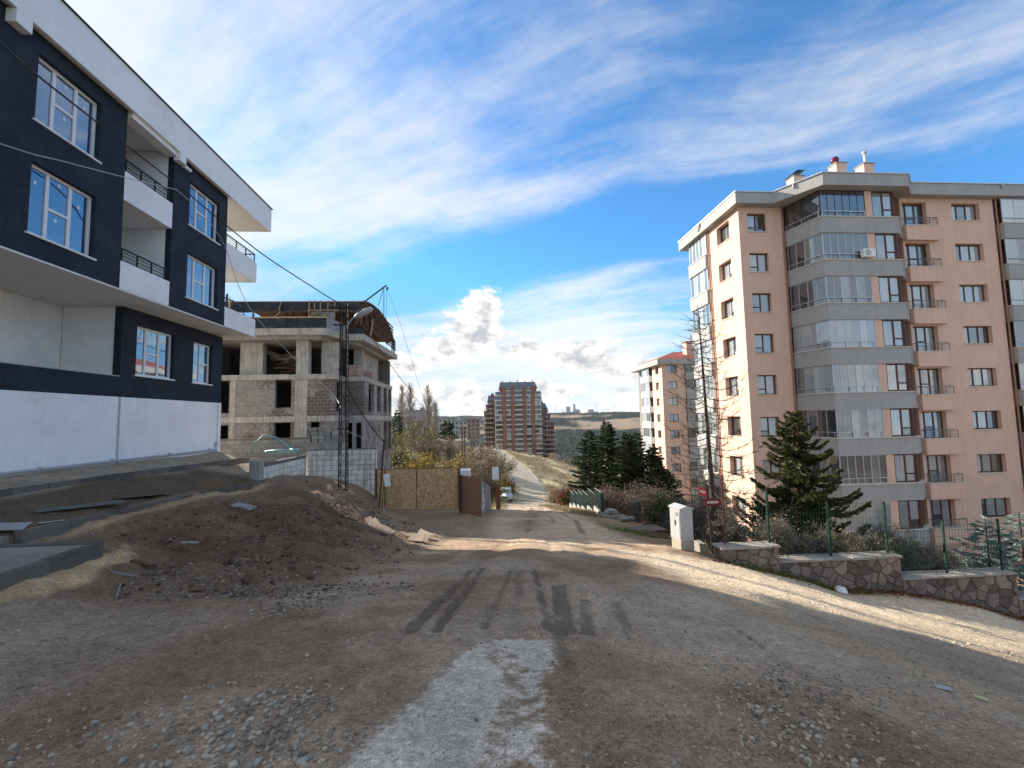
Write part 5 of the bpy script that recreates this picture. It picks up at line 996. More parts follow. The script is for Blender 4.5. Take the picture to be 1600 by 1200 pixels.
mb.top('stone_step', cope_m, 'pale stone block between the grey cabinet and the stone wall', 'block')
zc = gz(6.0, 13.2); CB = thing('utility_cabinet', 'grey metal utility cabinet with sloping lid on a concrete base', 'cabinet', (6.0, 13.25, zc), R(8)); 
def local(name, mb, mat, parent, smooth=False): return obj(name, mb.mesh(name, mat, None, smooth), parent)
cab_m = M('cabinet_grey', (.40, .405, .40), .5, .06, 3, dirt=(.40, .40, .39), dirt_amt=.4, dscale=2)
mb = MB(); mb.cbox(-.2, .2, -.26, .26, -.15, .27, .015); local('plinth', mb, M('cabinet_plinth', (.36, .32, .25), .9, .15, 4, .2), CB)
mb = MB(); mb.cbox(-.21, .21, -.28, .28, .272, 1.2, .012); local('body', mb, cab_m, CB)
mb = MB(); mb.extr([(-.235, -.31, 1.202), (.235, -.31, 1.202), (.235, -.31, 1.235), (0, -.31, 1.31), (-.235, -.31, 1.235)], (0, .62, 0)); local('lid', mb, cab_m, CB)
mb = MB(); mb.box(-.222, -.2105, -.24, -.005, .34, 1.14); local('door', mb, cab_m, CB); mb = MB(); mb.box(-.222, -.2105, .005, .24, .34, 1.14); local('door', mb, cab_m, CB)
mb = MB(); mb.box(-.245, -.2225, -.05, -.02, .72, .86); local('latch', mb, steel_dark, CB)
for z in (1.0, 1.04, 1.08): mb = MB(); mb.box(-.226, -.2225, -.2, -.06, z, z+.018); local('vent_slot', mb, steel_dark, CB)
mb = MB(); mb.box(-.04, .04, -.284, -.281, .98, 1.1); local('label_plate', mb, M('plate_grey', (.4, .41, .42)), CB)
zc = gz(6.95, 13.35); SG = thing('street_sign', 'thin post with two red street name plates by the bare larch', 'sign', (6.95, 13.3, zc)); mb = MB(); mb.tube([(6.97, 13.3, zc-.2), (6.85, 13.3, -.62)], .025, 6); mb.build('post', steel_dark, SG)
red_m = M('red_sign', (.42, .035, .03), .5, .08, 5); red_d = M('dark_red_sign', (.17, .012, .016), .5, .08, 5)
def plate(x0, x1, zc_, h, dzl, dzr, mat, words):
    mb = MB(); y0 = 13.24; mb.extr([(x0, y0, zc_-h/2+dzl), (x1, y0, zc_-h/2+dzr), (x1, y0, zc_+h/2+dzr), (x0, y0, zc_+h/2+dzl)], (0, .012, 0)); p = mb.build('name_plate', mat, SG)
    mb = MB(); w = (x1-x0)
    for (a, b) in words:   # rows of small pale strokes: the lettering is too far off to read
        x = a
        while x < b:
            t = x; z = zc_ + dzl*(1-t)+dzr*t; mb.box(x0+w*x, x0+w*(x+.032), y0-.003, y0-.0005, z-h*.17, z+h*.17); mb.box(x0+w*(x+.034), x0+w*(x+.052), y0-.003, y0-.0005, z+h*(.08 if int(x*100) % 2 else -.16), z+h*(.16 if int(x*100) % 2 else -.08)); x += .072
    mb.build('lettering', white_paint, p)
plate(6.58, 6.84, -.77, .24, .05, -.05, red_m, [(.2, .8)]); plate(6.78, 7.27, -1.1, .2, .01, -.0, red_d, [(.14, .36), (.42, .78)])
mb = MB(); zz = gz(10.0, 11.95); mb.lathe([(.02, 0), (.13, .02), (.16, .08), (.1, .16), (.02, .18)], 9, (0, 0, 0)); me = mb.mesh('plastic_bag', M('white_bag', (.72, .72, .72), .5), None); tag(obj('plastic_bag', me, None, (9.9, 12.0, gz(9.9, 12.0)), (R(12), R(8), 0)), 'crumpled white plastic bag at the foot of the stone wall', 'bag')
board('litter_scrap', 3.79, 3.58, .02, (.11, .05, .006), R(-20), R(4), R(3), pale_board, 'pale paper scrap on the dark gravel at lower right', 'litter'); board('litter_scrap', 4.05, 3.52, .02, (.08, .045, .006), R(-50), R(4), R(3), M('yellow_scrap', (.5, .46, .25), .8), 'yellowish scrap right of the pale paper on dark gravel', 'litter')

# ================================================================== pipes, pallet and green fence down the road
cc_m = M('culvert_concrete', (.30, .275, .24), .9, .15, 3, .2)
def ring(x, y, r1, r0, w, rz, label, half=True):
    z = gz(x, y); mb = MB(); n = 14; V = []; F = []
    for i in range(n+1):
        a = math.pi*i/n
        for r_, d in ((r0, 0), (r1, 0), (r1, w), (r0, w)): V.append((r_*math.cos(a), d, r_*math.sin(a)))
    for i in range(n):
        for k in range(4): a = i*4+k; b = i*4+(k+1) % 4; F.append((a, b, b+4, a+4))
    F += [(0, 1, 2, 3), tuple(n*4+k for k in (3, 2, 1, 0))]; mb.pts(V, F); o = obj('concrete_ring', mb.mesh('concrete_ring', cc_m), None, (x, y, z-.05), (0, 0, rz)); return tag(o, label, 'pipe')
ring(7.75, 26.6, .55, .38, .5, R(-12), 'half round concrete culvert ring lying by the roadside'); ring(8.15, 28.2, .5, .36, .5, R(-30), 'second concrete culvert piece behind the half round ring')
MB().obox((7.75, 26.55, gz(7.75, 26.5)+.05), (1.5, .45, .28), rz=R(-10)).top('concrete_beam', cc_m, 'concrete footing block under the half round ring', 'block')
mb = MB(); mb.tube([(7.7, 25.0, gz(7.7, 25.0)+.13), (8.8, 25.9, gz(8.8, 25.9)+.2)], .14, 12); mb.top('concrete_pipe', cc_m, 'grey concrete pipe lying in front of the culvert ring', 'pipe')
MB().obox((9.3, 27, gz(9.3, 27)+.55), (.6, .5, 1.3), rz=R(20)).top('brick_stub', stone_m, 'short square masonry stub at the end of the green fence', 'pillar')
t = thing('wooden_pallet', 'old grey wooden pallet lying on the verge by the gravel', 'pallet', (8.0, 21.9, gz(8, 21.9)+.05), R(10))
for k in range(6): mb = MB(); mb.box(-.95, .95, -.5+.18*k, -.5+.18*k+.13, .14, .165); local('slat', mb, M('grey_timber', (.20, .165, .13), .9, .25, 4, rnd=.2), t)
for y in (-.45, 0, .4): mb = MB(); mb.box(-.95, .95, y-.04, y+.05, 0, .139); local('bearer', mb, timber_old, t)
GF = thing('roadside_fence', 'dark green screened fence stepping down on low white plinths beside the road', 'fence', (7.5, 34, -6))
gm = M('green_screen', (.006, .028, .024), .7, .2, 3); wp = M('whitewashed_plinth', (.42, .39, .33), .9, .12, 3)
fpts = [(7.55, 28.2), (7.65, 30.6), (7.75, 33), (7.9, 35.6), (8.1, 38.2), (8.3, 41), (8.55, 44)]
for (a, b), (c, e) in zip(fpts, fpts[1:]):
    z = gz(a, b); z2 = gz(c, e); zt = (z+z2)/2+.3; mb = MB(); mb.extr([(a, b, z2-.4), (c, e, z2-.4), (c, e, zt), (a, b, zt)], (.2, 0, 0)); mb.build('plinth', wp, GF)
    mb = MB(); ns = 26
    for i in range(ns+1):
        t_ = i/ns; mb.bar((a+.1+(c-a)*t_, b+(e-b)*t_, zt+.005), (a+.1+(c-a)*t_, b+(e-b)*t_, zt+1.2), .028)
    for zz in (.1, .4, .7, 1.0): mb.bar((a+.1, b, zt+zz), (c+.1, e, zt+zz), .022)
    mb.build('mesh_panel', gm, GF)
    for zz in (zt+1.23,): mb = MB(); mb.bar((a+.1, b, zz), (c+.1, e, zz), .025); mb.build('top_rail', alu, GF)
    mb = MB(); mb.bar((a+.1, b, zt-.2), (a+.1, b, zt+1.3), .06); mb.build('fence_post', green_paint, GF)

# ================================================================== parked vehicles
def vehicle(name, label, x, y, rz, L_, Wd, Ht, prof, glass_from, body_col):
    T = thing(name, label, 'car', (x, y, gz(x, y)+.02), rz); z0 = .22
    paint = M('car_paint_'+name, body_col, .3, .03, 2, spec=.5, coat=.5); bm = bmesh.new()
    vs = [bm.verts.new((-Wd/2, p[0]*L_, z0+p[1]*(Ht-z0))) for p in prof]; f = bm.faces.new(vs); g = bmesh.ops.extrude_face_region(bm, geom=[f])['geom']
    for v in g:
        if isinstance(v, bmesh.types.BMVert): v.co.x += Wd
    for v in bm.verts:
        if v.co.z > z0+.55*(Ht-z0): v.co.x *= .86
    bmesh.ops.recalc_face_normals(bm, faces=bm.faces[:]); bmesh.ops.bevel(bm, geom=bm.edges[:], offset=.05, segments=2, affect='EDGES'); mb = MB(); mb.bm(bm); local('body', mb, paint, T, True)
    a, b = prof[glass_from], prof[glass_from+1]; P0 = Vector((0, a[0]*L_, z0+a[1]*(Ht-z0))); P1 = Vector((0, b[0]*L_, z0+b[1]*(Ht-z0))); nrm = Vector((0, -(P1.z-P0.z), (P1.y-P0.y))).normalized()
    q0, q1 = P0.lerp(P1, .1)+nrm*.008, P0.lerp(P1, .9)+nrm*.008; mb = MB(); mb.extr([(-Wd*.43, q0.y, q0.z), (Wd*.43, q0.y, q0.z), (Wd*.39, q1.y, q1.z), (-Wd*.39, q1.y, q1.z)], nrm*.01); local('windscreen', mb, glass_dark, T)
    for sx in (-1, 1):
        for ya, yb in ((.38, .55), (.57, .75)):
            mb = MB(); xo = sx*(Wd*.475); mb.extr([(xo, ya*L_, z0+.58*(Ht-z0)), (xo, yb*L_, z0+.58*(Ht-z0)), (sx*Wd*.445, yb*L_, z0+.9*(Ht-z0)), (sx*Wd*.445, (ya+.05)*L_, z0+.9*(Ht-z0))], (sx*.02, 0, 0)); local('side_window', mb, glass_dark, T)
        for yy in (.17, .8):
            mb = MB(); mb.tube([(sx*(Wd/2-.17), yy*L_, .29), (sx*(Wd/2+.01), yy*L_, .29)], .29, 16); w = local('wheel', mb, M('tyre_rubber', (.02, .02, .02), .9), T); mb = MB(); mb.tube([(sx*(Wd/2+.011), yy*L_, .29), (sx*(Wd/2+.02), yy*L_, .29)], .17, 12); obj('rim', mb.mesh('rim', alu), w)
        mb = MB(); mb.box(sx*Wd*.38-.14, sx*Wd*.38+.14, -.015, .03, z0+.3*(Ht-z0), z0+.42*(Ht-z0)); local('headlight', mb, alu, T)
        mb = MB(); mb.box(sx*(Wd/2+.08)-.07, sx*(Wd/2+.08)+.07, .3*L_, .3*L_+.08, z0+.55*(Ht-z0), z0+.67*(Ht-z0)); local('mirror', mb, steel_dark, T)
    mb = MB(); mb.box(-Wd*.24, Wd*.24, -.012, .02, z0+.3*(Ht-z0), z0+.4*(Ht-z0)); local('grille', mb, steel_dark, T)
    mb = MB(); mb.cbox(-Wd*.49, Wd*.49, -.08, .1, z0-.02, z0+.16*(Ht-z0), .02); local('bumper', mb, M('bumper_grey', (.06, .06, .065), .6), T); mb = MB(); mb.box(-.25, .25, -.09, -.081, z0+.04, z0+.15); local('number_plate', mb, white_paint, T)
    return T
PR = [(0, .05), (0, .42), (.05, .48), (.26, .58), (.42, .96), (.55, 1), (.97, .97), (1, .5), (1, .05)]
vehicle('parked_car', 'white parked car facing uphill beside the sheet hoarding, the nearer one', 3.0, 59, R(-3), 3.9, 1.72, 1.62, PR, 3, (.75, .75, .74)); vehicle('parked_car', 'white parked car half hidden behind the nearer white car', 3.75, 67, R(-3), 4.0, 1.72, 1.6, PR, 3, (.72, .73, .74))

# ================================================================== vegetation
bark = M('grey_bark', (.13, .105, .085), .95, .25, 4); bark_dk = M('dark_bark', (.055, .04, .032), .95, .3, 4); twig_m = M('pale_twig', (.20, .17, .145), .95, .3, 4); twig_br = M('brown_twig', (.17, .125, .092), .95, .3, 4)
pine_leaf = LEAF('pine_needles', (.016, .030, .013), (.055, .075, .026)); spruce_leaf = LEAF('spruce_needles', (.03, .042, .014), (.12, .12, .035)); blue_leaf = LEAF('blue_spruce_needles', (.10, .14, .125), (.24, .29, .27)); cedar_leaf = LEAF('cedar_needles', (.02, .034, .018), (.07, .09, .035))
olive_leaf = LEAF('olive_leaves', (.11, .11, .04), (.27, .24, .09)); yellow_leaf = LEAF('yellow_leaves', (.22, .16, .03), (.46, .34, .06)); rust_leaf = LEAF('rust_leaves', (.10, .045, .025), (.22, .11, .05)); tan_leaf = LEAF('tan_leaves', (.23, .165, .10), (.45, .35, .22)); ivy_leaf = LEAF('ivy_leaves', (.03, .05, .015), (.11, .13, .04)); dry_leaf = LEAF('dry_stems', (.20, .15, .09), (.36, .29, .18)); grey_leaf = LEAF('grey_twigs', (.11, .095, .085), (.24, .21, .18)); mauve_leaf = LEAF('mauve_twigs', (.10, .075, .06), (.25, .19, .15))
def leaves_mesh(name, C, D, L_, Wd, mat):
    """one slim quad per leaf: centre C, long axis D (unit), length, width"""
    n = len(C); C = np.asarray(C); D = np.asarray(D); L_ = np.broadcast_to(L_, n)[:, None]; Wd = np.broadcast_to(Wd, n)[:, None]
    r = nrg.normal(size=(n, 3)); S = np.cross(D, r); S /= np.linalg.norm(S, axis=1)[:, None]+1e-9
    V = np.stack([C-D*L_*.5, C+S*Wd*.5, C+D*L_*.5, C-S*Wd*.5], 1).reshape(-1, 3); F = np.arange(4*n).reshape(-1, 4); return mesh_np(name, V, F, mat)
def unit(a): return a/(np.linalg.norm(a, axis=-1, keepdims=True)+1e-9)
def tubes_mesh(name, segs, mat, n=3):
    """many tapered twigs at once: segs rows of x0 y0 z0 x1 y1 z1 r0 r1"""
    S = np.asarray(segs, float); a, b, r0, r1 = S[:, :3], S[:, 3:6], S[:, 6], S[:, 7]; d = unit(b-a); ref = np.where(np.abs(d[:, 2:3]) < .9, [[0, 0, 1.]], [[1., 0, 0]]); e1 = unit(np.cross(d, ref)); e2 = np.cross(d, e1); V = []
    for (p, r) in ((a, r0), (b, r1)):
        for k in range(n): t = 2*math.pi*k/n; V.append(p + (e1*math.cos(t)+e2*math.sin(t))*r[:, None])
    V = np.stack(V, 1).reshape(-1, 3); base = np.arange(len(S))[:, None]*2*n; F = []
    for k in range(n): F.append(np.stack([base[:, 0]+k, base[:, 0]+(k+1) % n, base[:, 0]+n+(k+1) % n, base[:, 0]+n+k], 1))
    return mesh_np(name, V, np.concatenate(F), mat)
def conifer(name, label, x, y, h, rad, mat, seed, nb=70, per=26, ll=.28, lw=.10, z=None, trunk=bark_dk, droop=.25, up=.25, gaps=.0, group=None, cat='tree', power=.9, low=.06, fan=.26):
    r_ = np.random.default_rng(seed); z0 = gz(x, y)-.1 if z is None else z; T = thing(name, label, cat, (x, y, z0), group=group); segs = []; C = []; D = []
    lean = r_.normal(size=2)*.02*h
    for i in range(6): t0, t1 = i/6, (i+1)/6; segs.append((lean[0]*t0, lean[1]*t0, h*t0, lean[0]*t1, lean[1]*t1, h*t1, .02+.016*h*(1-t0), .012+.016*h*(1-t1)))
    for i in range(nb):
        t = low + (1-low)*((i+r_.random())/nb); L_ = rad*((1-t)**power)*r_.uniform(.5, 1.15)+.12; a = i*2.399+r_.normal()*.3
        if r_.random() < gaps: continue
        k = 7; s = np.linspace(0, 1, k); px = np.cos(a)*L_*s; py = np.sin(a)*L_*s; pz = h*t - droop*L_*np.sin(s*math.pi*.55) + up*L_*s**2.2
        P = np.c_[px+lean[0]*t, py+lean[1]*t, pz]
        for j in range(k-1): segs.append((*P[j], *P[j+1], .004+.008*L_*(1-s[j]), .003+.008*L_*(1-s[j+1])))
        m = max(4, int(per*L_/rad*(1.0))); q_ = r_.uniform(.12, 1.03, m); idx_ = np.clip((q_*(k-1)).astype(int), 0, k-2); fr = q_*(k-1)-idx_; base = P[idx_]*(1-fr[:, None])+P[idx_+1]*fr[:, None]; dr = unit(P[idx_+1]-P[idx_])
        side = np.stack([-np.sin(a)*np.ones(m), np.cos(a)*np.ones(m), np.zeros(m)], 1)*r_.choice([-1, 1], m)[:, None]; dd = unit(dr*.75+side*r_.uniform(.2, 1.0, (m, 1))+r_.normal(size=(m, 3))*.22+np.array([0, 0, -.08]))
        off = r_.uniform(.1, .55, (m, 1))*ll*1.5*(1.1-q_[:, None]*.6); C.append(base+dd*off+side*fan*L_*r_.random((m, 1))*(1.05-.85*q_[:, None])+np.array([0, 0, -1.])*fan*.25*L_*r_.random((m, 1))); D.append(dd)
    C = np.concatenate(C); D = np.concatenate(D); obj('trunk', tubes_mesh('trunk', segs, trunk, 4), T); obj('crown', leaves_mesh('crown', C, D, ll*r_.uniform(.7, 1.3, len(C)), lw*r_.uniform(.7, 1.3, len(C)), mat), T); return T
def branching(r_, p, d, L_, r, lev, segs, tips, spread=.6, upb=.1, kids=(3, 5), shrink=.62):
    n = 4; q_ = np.array(p, float); d = np.array(d, float)
    for i in range(n):
        d = d + r_.normal(size=3)*.12 + np.array([0, 0, upb*.25]); d /= np.linalg.norm(d); e = q_+d*L_/n; ra, rb = r*(1-.55*i/n), r*(1-.55*(i+1)/n); segs.append((*q_, *e, ra, rb))
        if lev > 0 and i >= 1:
            for _ in range(r_.integers(*kids)):
                nd = d+r_.normal(size=3)*spread; nd /= np.linalg.norm(nd); branching(r_, q_+(e-q_)*r_.random(), nd, L_*shrink*r_.uniform(.7, 1.1), rb*.6, lev-1, segs, tips, spread, upb, kids, shrink)
        q_ = e
    tips.append((*q_, *d))
def broadleaf(name, label, x, y, h, seed, tmat, lmat=None, nl=0, ll=.25, lw=.14, lev=3, spread=.6, upb=.25, z=None, stems=1, group=None, cat='tree', scatter=.5, r0=None, flat=0., kids=(2, 4), lmin=0.):
    r_ = np.random.default_rng(seed); z0 = gz(x, y)-.1 if z is None else z; T = thing(name, label, cat, (x, y, z0), group=group); segs = []; tips = []
    for s in range(stems):
        d = np.array([0, 0, 1.])+r_.normal(size=3)*(.08 if stems == 1 else .5); branching(r_, (r_.normal()*.1*(stems > 1), r_.normal()*.1*(stems > 1), 0), d/np.linalg.norm(d), h*.62, r0 or .016*h+.012, lev, segs, tips, spread, upb, kids)
    S = np.array(segs); zs = np.maximum(S[:, 2], S[:, 5]).max(); k = h/zs; S[:, :6] *= k; tp = np.array(tips); tp[:, :3] *= k
    S[:, 6:] = np.maximum(S[:, 6:], .0045+lmin); obj('trunk', tubes_mesh('trunk', S, tmat, 3), T)
    if lmat:
        src = S[r_.integers(0, len(S), nl)]; C = src[:, 3:6]+r_.normal(size=(nl, 3))*scatter*np.array([1, 1, .8]); C[:, 2] = np.maximum(C[:, 2], .05); obj('crown', leaves_mesh('crown', C, unit(r_.normal(size=(nl, 3))), ll*r_.uniform(.6, 1.3, nl), lw*r_.uniform(.6, 1.3, nl), lmat), T)
    return T

# bare larch by the street signs, spruce and blue spruce behind the stone wall
LT = thing('larch_tree', 'tall bare larch with long thin upswept branches beside the street signs', 'tree', (8.0, 15, gz(8, 15)-.1)); r_ = np.random.default_rng(5); segs = []; H_ = 8.6
for i in range(10): t0, t1 = i/10, (i+1)/10; segs.append((-.02*i, .0, H_*t0, -.02*(i+1), 0, H_*t1, .015+.11*(1-t0), .012+.11*(1-t1)))
for i in range(95):
    t = .1+.88*(i+r_.random())/95; L_ = (2.5*(1-t)**.75+.15)*r_.uniform(.6, 1.15); a = i*2.399+r_.normal()*.3; k = 8; s = np.linspace(0, 1, k); P = np.c_[np.cos(a)*L_*s-.2*t, np.sin(a)*L_*s, H_*t-.22*L_*np.sin(s*2.2)+.42*L_*s**2]
    for j in range(k-1): segs.append((*P[j], *P[j+1], .016*(1-.8*s[j]), .016*(1-.8*s[j+1])))
    for _ in range(int(9*L_)+2):
        j = r_.integers(1, k-1); d = unit(P[j+1]-P[j]*1.0 + 0) if j+1 < k else unit(P[j]-P[j-1]); d = unit(d+r_.normal(size=3)*.55); b = P[j]+d*r_.uniform(.15, .55); segs.append((*P[j], *b, .0075, .0045))
obj('trunk', tubes_mesh('trunk', segs, M('larch_bark', (.075, .052, .04), .95, .3, 4), 4), LT)
conifer('spruce_tree', 'dark green sparse spruce standing behind the stone wall', 11.9, 16, 5.6, 2.5, spruce_leaf, 21, 150, 620, .16, .05, droop=.5, up=.42, gaps=.06, power=.68, fan=.24)
conifer('blue_spruce', 'pale blue green young spruce at the right end of the mesh fence', 16.4, 13.6, 2.4, 1.5, blue_leaf, 22, 46, 60, .22, .07, droop=.1, up=.25)
conifer('blue_spruce', 'low blue green spruce branches beyond the last green fence post', 18.4, 14.2, 2.8, 1.7, blue_leaf, 23, 40, 60, .24, .07, droop=.1, up=.25)
# conifer clump down the road
clump = [(10.6, 44, 8.2, 'leftmost'), (11.8, 41, 8.8, ''), (13.2, 46, 9.3, ''), (12.6, 38, 7.6, ''), (14.6, 41, 8.4, ''), (15.6, 46, 8.2, ''), (16.2, 40, 6.4, ''), (17.6, 42, 5.6, ''), (14.2, 36.5, 6.6, ''), (18.6, 45, 5.2, '')]
words = ['leftmost tall cedar of the dark conifer clump below the road', 'tall cedar second from the left in the conifer clump', 'tallest cedar rising in the middle of the conifer clump', 'nearer dense cedar in front of the tall ones', 'cedar right of the tallest one in the clump', 'cedar at the back right of the clump', 'lower dark pine on the right of the clump', 'small dark pine near the right end of the clump', 'bushy pine nearest the green fence in the clump', 'smallest pine ending the clump on the right']
for i, (x, y, h, _) in enumerate(clump): conifer('cedar_tree', words[i], x, y, h, 2.6 if h > 7 else 2.2, cedar_leaf if i % 2 == 0 else pine_leaf, 30+i, 120, 230, .28, .11, droop=.15, up=.12, group='dark conifers below the road', power=.6, low=.03)
# shrubs between the road fence and the apartment plot
bush = [(8.9, 30.5, 2.2, 'brown leafless bush right behind the culvert ring', mauve_leaf, 2600, twig_br), (10.3, 27.5, 2.6, 'tangled grey brown bush left of the ivy shrub', mauve_leaf, 2600, twig_br), (10.2, 23.8, 2.5, 'green ivy covered shrub left of the cabinet', ivy_leaf, 5200, twig_m), (8.6, 17.8, 1.9, 'grey leafless bramble behind the utility cabinet', grey_leaf, 1500, twig_m), (8.1, 14.6, 1.5, 'pale bramble thicket at the foot of the larch', grey_leaf, 700, twig_m), (9.6, 19, 2.3, 'bare grey shrub between cabinet and larch', grey_leaf, 1100, twig_m), (11.8, 31, 3.2, 'purple brown bare shrub below the conifer clump', mauve_leaf, 3000, twig_br), (9.5, 50, 2.4, 'rust red bush at the far end of the green fence', rust_leaf, 2600, twig_br), (10.6, 47, 2.2, 'dark rust bush beside the cedar trunks', rust_leaf, 2200, twig_br), (8.9, 56, 2.0, 'tan dry bush beyond the green fence', tan_leaf, 1800, twig_br), (17.0, 52, 4.5, 'tan leafed small tree below the second peach block', tan_leaf, 2600, twig_br), (20.5, 55, 5.5, 'thin tan tree just left of the second peach block', tan_leaf, 2600, twig_br)]
for i, (x, y, h, lab, lm, nl, tm) in enumerate(bush): broadleaf('shrub', lab, x, y, h, 60+i, tm, lm, nl, .16 if y < 35 else .3, .05 if lm in (grey_leaf, mauve_leaf) else .11, 3, .75, .1, stems=6, cat='shrub', scatter=.22 if y < 26 else .38)
# dry brush behind the stone wall
wall_b = [(8.9, 13.4, 1.1), (9.7, 13.9, 1.3), (10.8, 13.5, 1.2), (11.7, 13.8, 1.0), (12.8, 13.6, 1.3), (13.4, 14.3, 1.5), (14.4, 13.7, 1.1), (15.2, 14.2, .9)]
lab_b = ['dry brown brush left of the spruce behind the wall', 'dry brush just left of the spruce trunk', 'green brown brush under the spruce', 'thin dry brush right of the spruce behind the wall', 'leafy brush behind the middle step of the wall', 'taller olive brush behind the second green post', 'tangled brush behind the lower wall step', 'low dry brush next to the blue spruce']
for i, (x, y, h) in enumerate(wall_b): broadleaf('dry_shrub', lab_b[i], x, y, h, 90+i, twig_m, [dry_leaf, tan_leaf, olive_leaf, dry_leaf, ivy_leaf, olive_leaf, dry_leaf, tan_leaf][i], 900, .10, .035, 3, .8, .05, stems=7, cat='shrub', scatter=.16, group='brush behind the stone wall', z=max(gz(x, y), -2.6-.18*max(0, x-8.4))-.05)
# hillside left of the road
hill = [(-9.2, 52, 4.6, olive_leaf, 1500, 'olive tree at the corner of the concrete shell'), (-7.2, 50, 3.6, olive_leaf, 1500, 'olive bush behind the plywood gate, leftmost'), (-5.0, 48, 4.3, yellow_leaf, 2400, 'bright yellow bush standing behind the plywood gate'), (-7.0, 58, 5.0, mauve_leaf, 1600, 'bare brown bush left of the dark hollow'), (-2.9, 56, 4.2, mauve_leaf, 1800, 'bare brown bush left of the wooden pole'), (-.8, 58, 4.4, mauve_leaf, 1700, 'bare brown tree right of the wooden pole'), (.2, 66, 5.2, tan_leaf, 1500, 'pale tan tree below the tower block'), (1.6, 58, 3.6, olive_leaf, 1500, 'olive yellow bush above the white cars'), (.6, 74, 6.4, tan_leaf, 1700, 'taller tan tree left of the tower block foot'), (-5.5, 82, 6.2, tan_leaf, 1500, 'tan tree on the slope under the distant flats'), (-9.5, 78, 5.6, olive_leaf, 1400, 'olive tree high on the left slope'), (-13.5, 84, 6.0, olive_leaf, 1500, 'olive tree at the foot of the poplars'), (-2.2, 96, 7.2, mauve_leaf, 1300, 'large bare tree on the slope right of the pine'), (-12.0, 60, 3.8, olive_leaf, 1300, 'olive shrub beside the concrete shell corner'), (2.6, 82, 5.8, olive_leaf, 1300, 'olive tree at the left edge of the far road'), (-3.6, 68, 3.4, olive_leaf, 1200, 'olive green shrub in the middle of the slope'), (3.2, 64, 3.0, yellow_leaf, 1300, 'yellow green shrub right behind the white board')]
for i, (x, y, h, lm, nl, lab) in enumerate(hill): broadleaf('slope_tree', lab, x, y, h, 120+i, twig_br if lm is not grey_leaf else twig_m, lm, nl, .32, .13 if lm is not mauve_leaf else .06, 3, .6, .25, stems=3, cat='tree', scatter=.5, lmin=.006)
conifer('pine_tree', 'dark spreading pine on the skyline left of the tower block', -7.6, 100, 8.0, 3.2, pine_leaf, 160, 40, 60, .6, .28, droop=-.1, up=.2, low=.45, power=.5); conifer('pine_tree', 'small dark pine under the distant grey flats', -12.2, 96, 5.0, 2.4, pine_leaf, 161, 40, 50, .6, .28); conifer('pine_tree', 'dark pine left of the poplars on the skyline', -18.5, 98, 5.5, 2.5, pine_leaf, 162, 40, 50, .6, .28)
def poplar(x, y, h, label, seed, lean=0):
    r_ = np.random.default_rng(seed); z0 = gz(x, y)-.2; T = thing('poplar_tree', label, 'tree', (x, y, z0), group='bare poplars on the skyline'); segs = []
    for i in range(8): t0, t1 = i/8, (i+1)/8; segs.append((lean*t0, 0, h*t0, lean*t1, 0, h*t1, .03+.2*(1-t0), .03+.2*(1-t1)))
    for i in range(170):
        t = .15+.82*r_.random(); L_ = h*.30*(1.05-t)**.6*r_.uniform(.5, 1.25); a = r_.random()*6.28; p = np.array([lean*t, 0, h*t]); d = np.array([np.cos(a)*.5, np.sin(a)*.5, 1.]); d /= np.linalg.norm(d); q_ = p+d*L_*.5; e = p+d*L_+np.array([0, 0, .08*L_]); segs += [(*p, *q_, .045, .035), (*q_, *e, .035, .022)]
        for _ in range(5): s = p+(e-p)*r_.random(); dd = unit(d+r_.normal(size=3)*.35); segs.append((*s, *(s+dd*L_*.4), .03, .02))
    obj('trunk', tubes_mesh('trunk', segs, M('poplar_bark', (.42, .36, .30), .95, .2, 3), 3), T)
poplar(-20.4, 114, 12.5, 'leftmost pale bare poplar on the skyline', 170); poplar(-18.0, 112, 13.2, 'bare poplar second from left on the skyline', 171); poplar(-13.6, 112, 14.4, 'tallest bare poplar on the skyline', 172); poplar(-12.0, 114, 11.2, 'rightmost lower bare poplar on the skyline', 173); poplar(53.4, 140, 11.5, 'pale poplar left of the second peach block', 174); poplar(55.6, 142, 10.5, 'pale poplar touching the second peach block', 175)
# trees at the foot of the tower and in the dip beyond the far road
foot = [(12, 236, 10, pine_leaf, 'c'), (16, 240, 12, pine_leaf, 'c'), (22, 238, 8, mauve_leaf, 'b'), (27, 236, 10, olive_leaf, 'b'), (32, 232, 9, mauve_leaf, 'b'), (37, 230, 10, tan_leaf, 'b'), (41, 236, 8, mauve_leaf, 'b'), (46, 232, 9, mauve_leaf, 'b'), (50, 240, 10, pine_leaf, 'c'), (4, 236, 9, mauve_leaf, 'b'), (8, 232, 8, tan_leaf, 'b'), (55, 236, 10, pine_leaf, 'c'), (60, 230, 11, olive_leaf, 'b'), (44, 205, 8, pine_leaf, 'c'), (52, 200, 9, pine_leaf, 'c'), (60, 195, 9, olive_leaf, 'b'), (38, 200, 6, mauve_leaf, 'b')]
pos_w = ['near the left corner', 'left of the entrance', 'before the left pier', 'before the middle', 'before the right pier', 'before the right bay', 'right of the corner', 'under the right wing', 'right beyond the wing', 'under the left wing', 'at the left corner', 'further right in the dip', 'olive toned in the dip', 'nearer in the dip', 'nearer and darker in the dip', 'at the right of the dip', 'small in the dip']
for i, (x, y, h, lm, kd) in enumerate(foot):
    if kd == 'c': conifer('far_conifer', 'far dark conifer by the tower block ' + pos_w[i], x, y, h, 3.2, lm, 200+i, 34, 40, 1.0, .5, group='trees around the tower foot')
    else: broadleaf('far_tree', 'far bare tree by the tower block ' + pos_w[i], x, y, h, 200+i, twig_br, lm, 700, .8, .3, 2, .5, .3, stems=3, scatter=1.0, lmin=.03, group='trees around the tower foot')

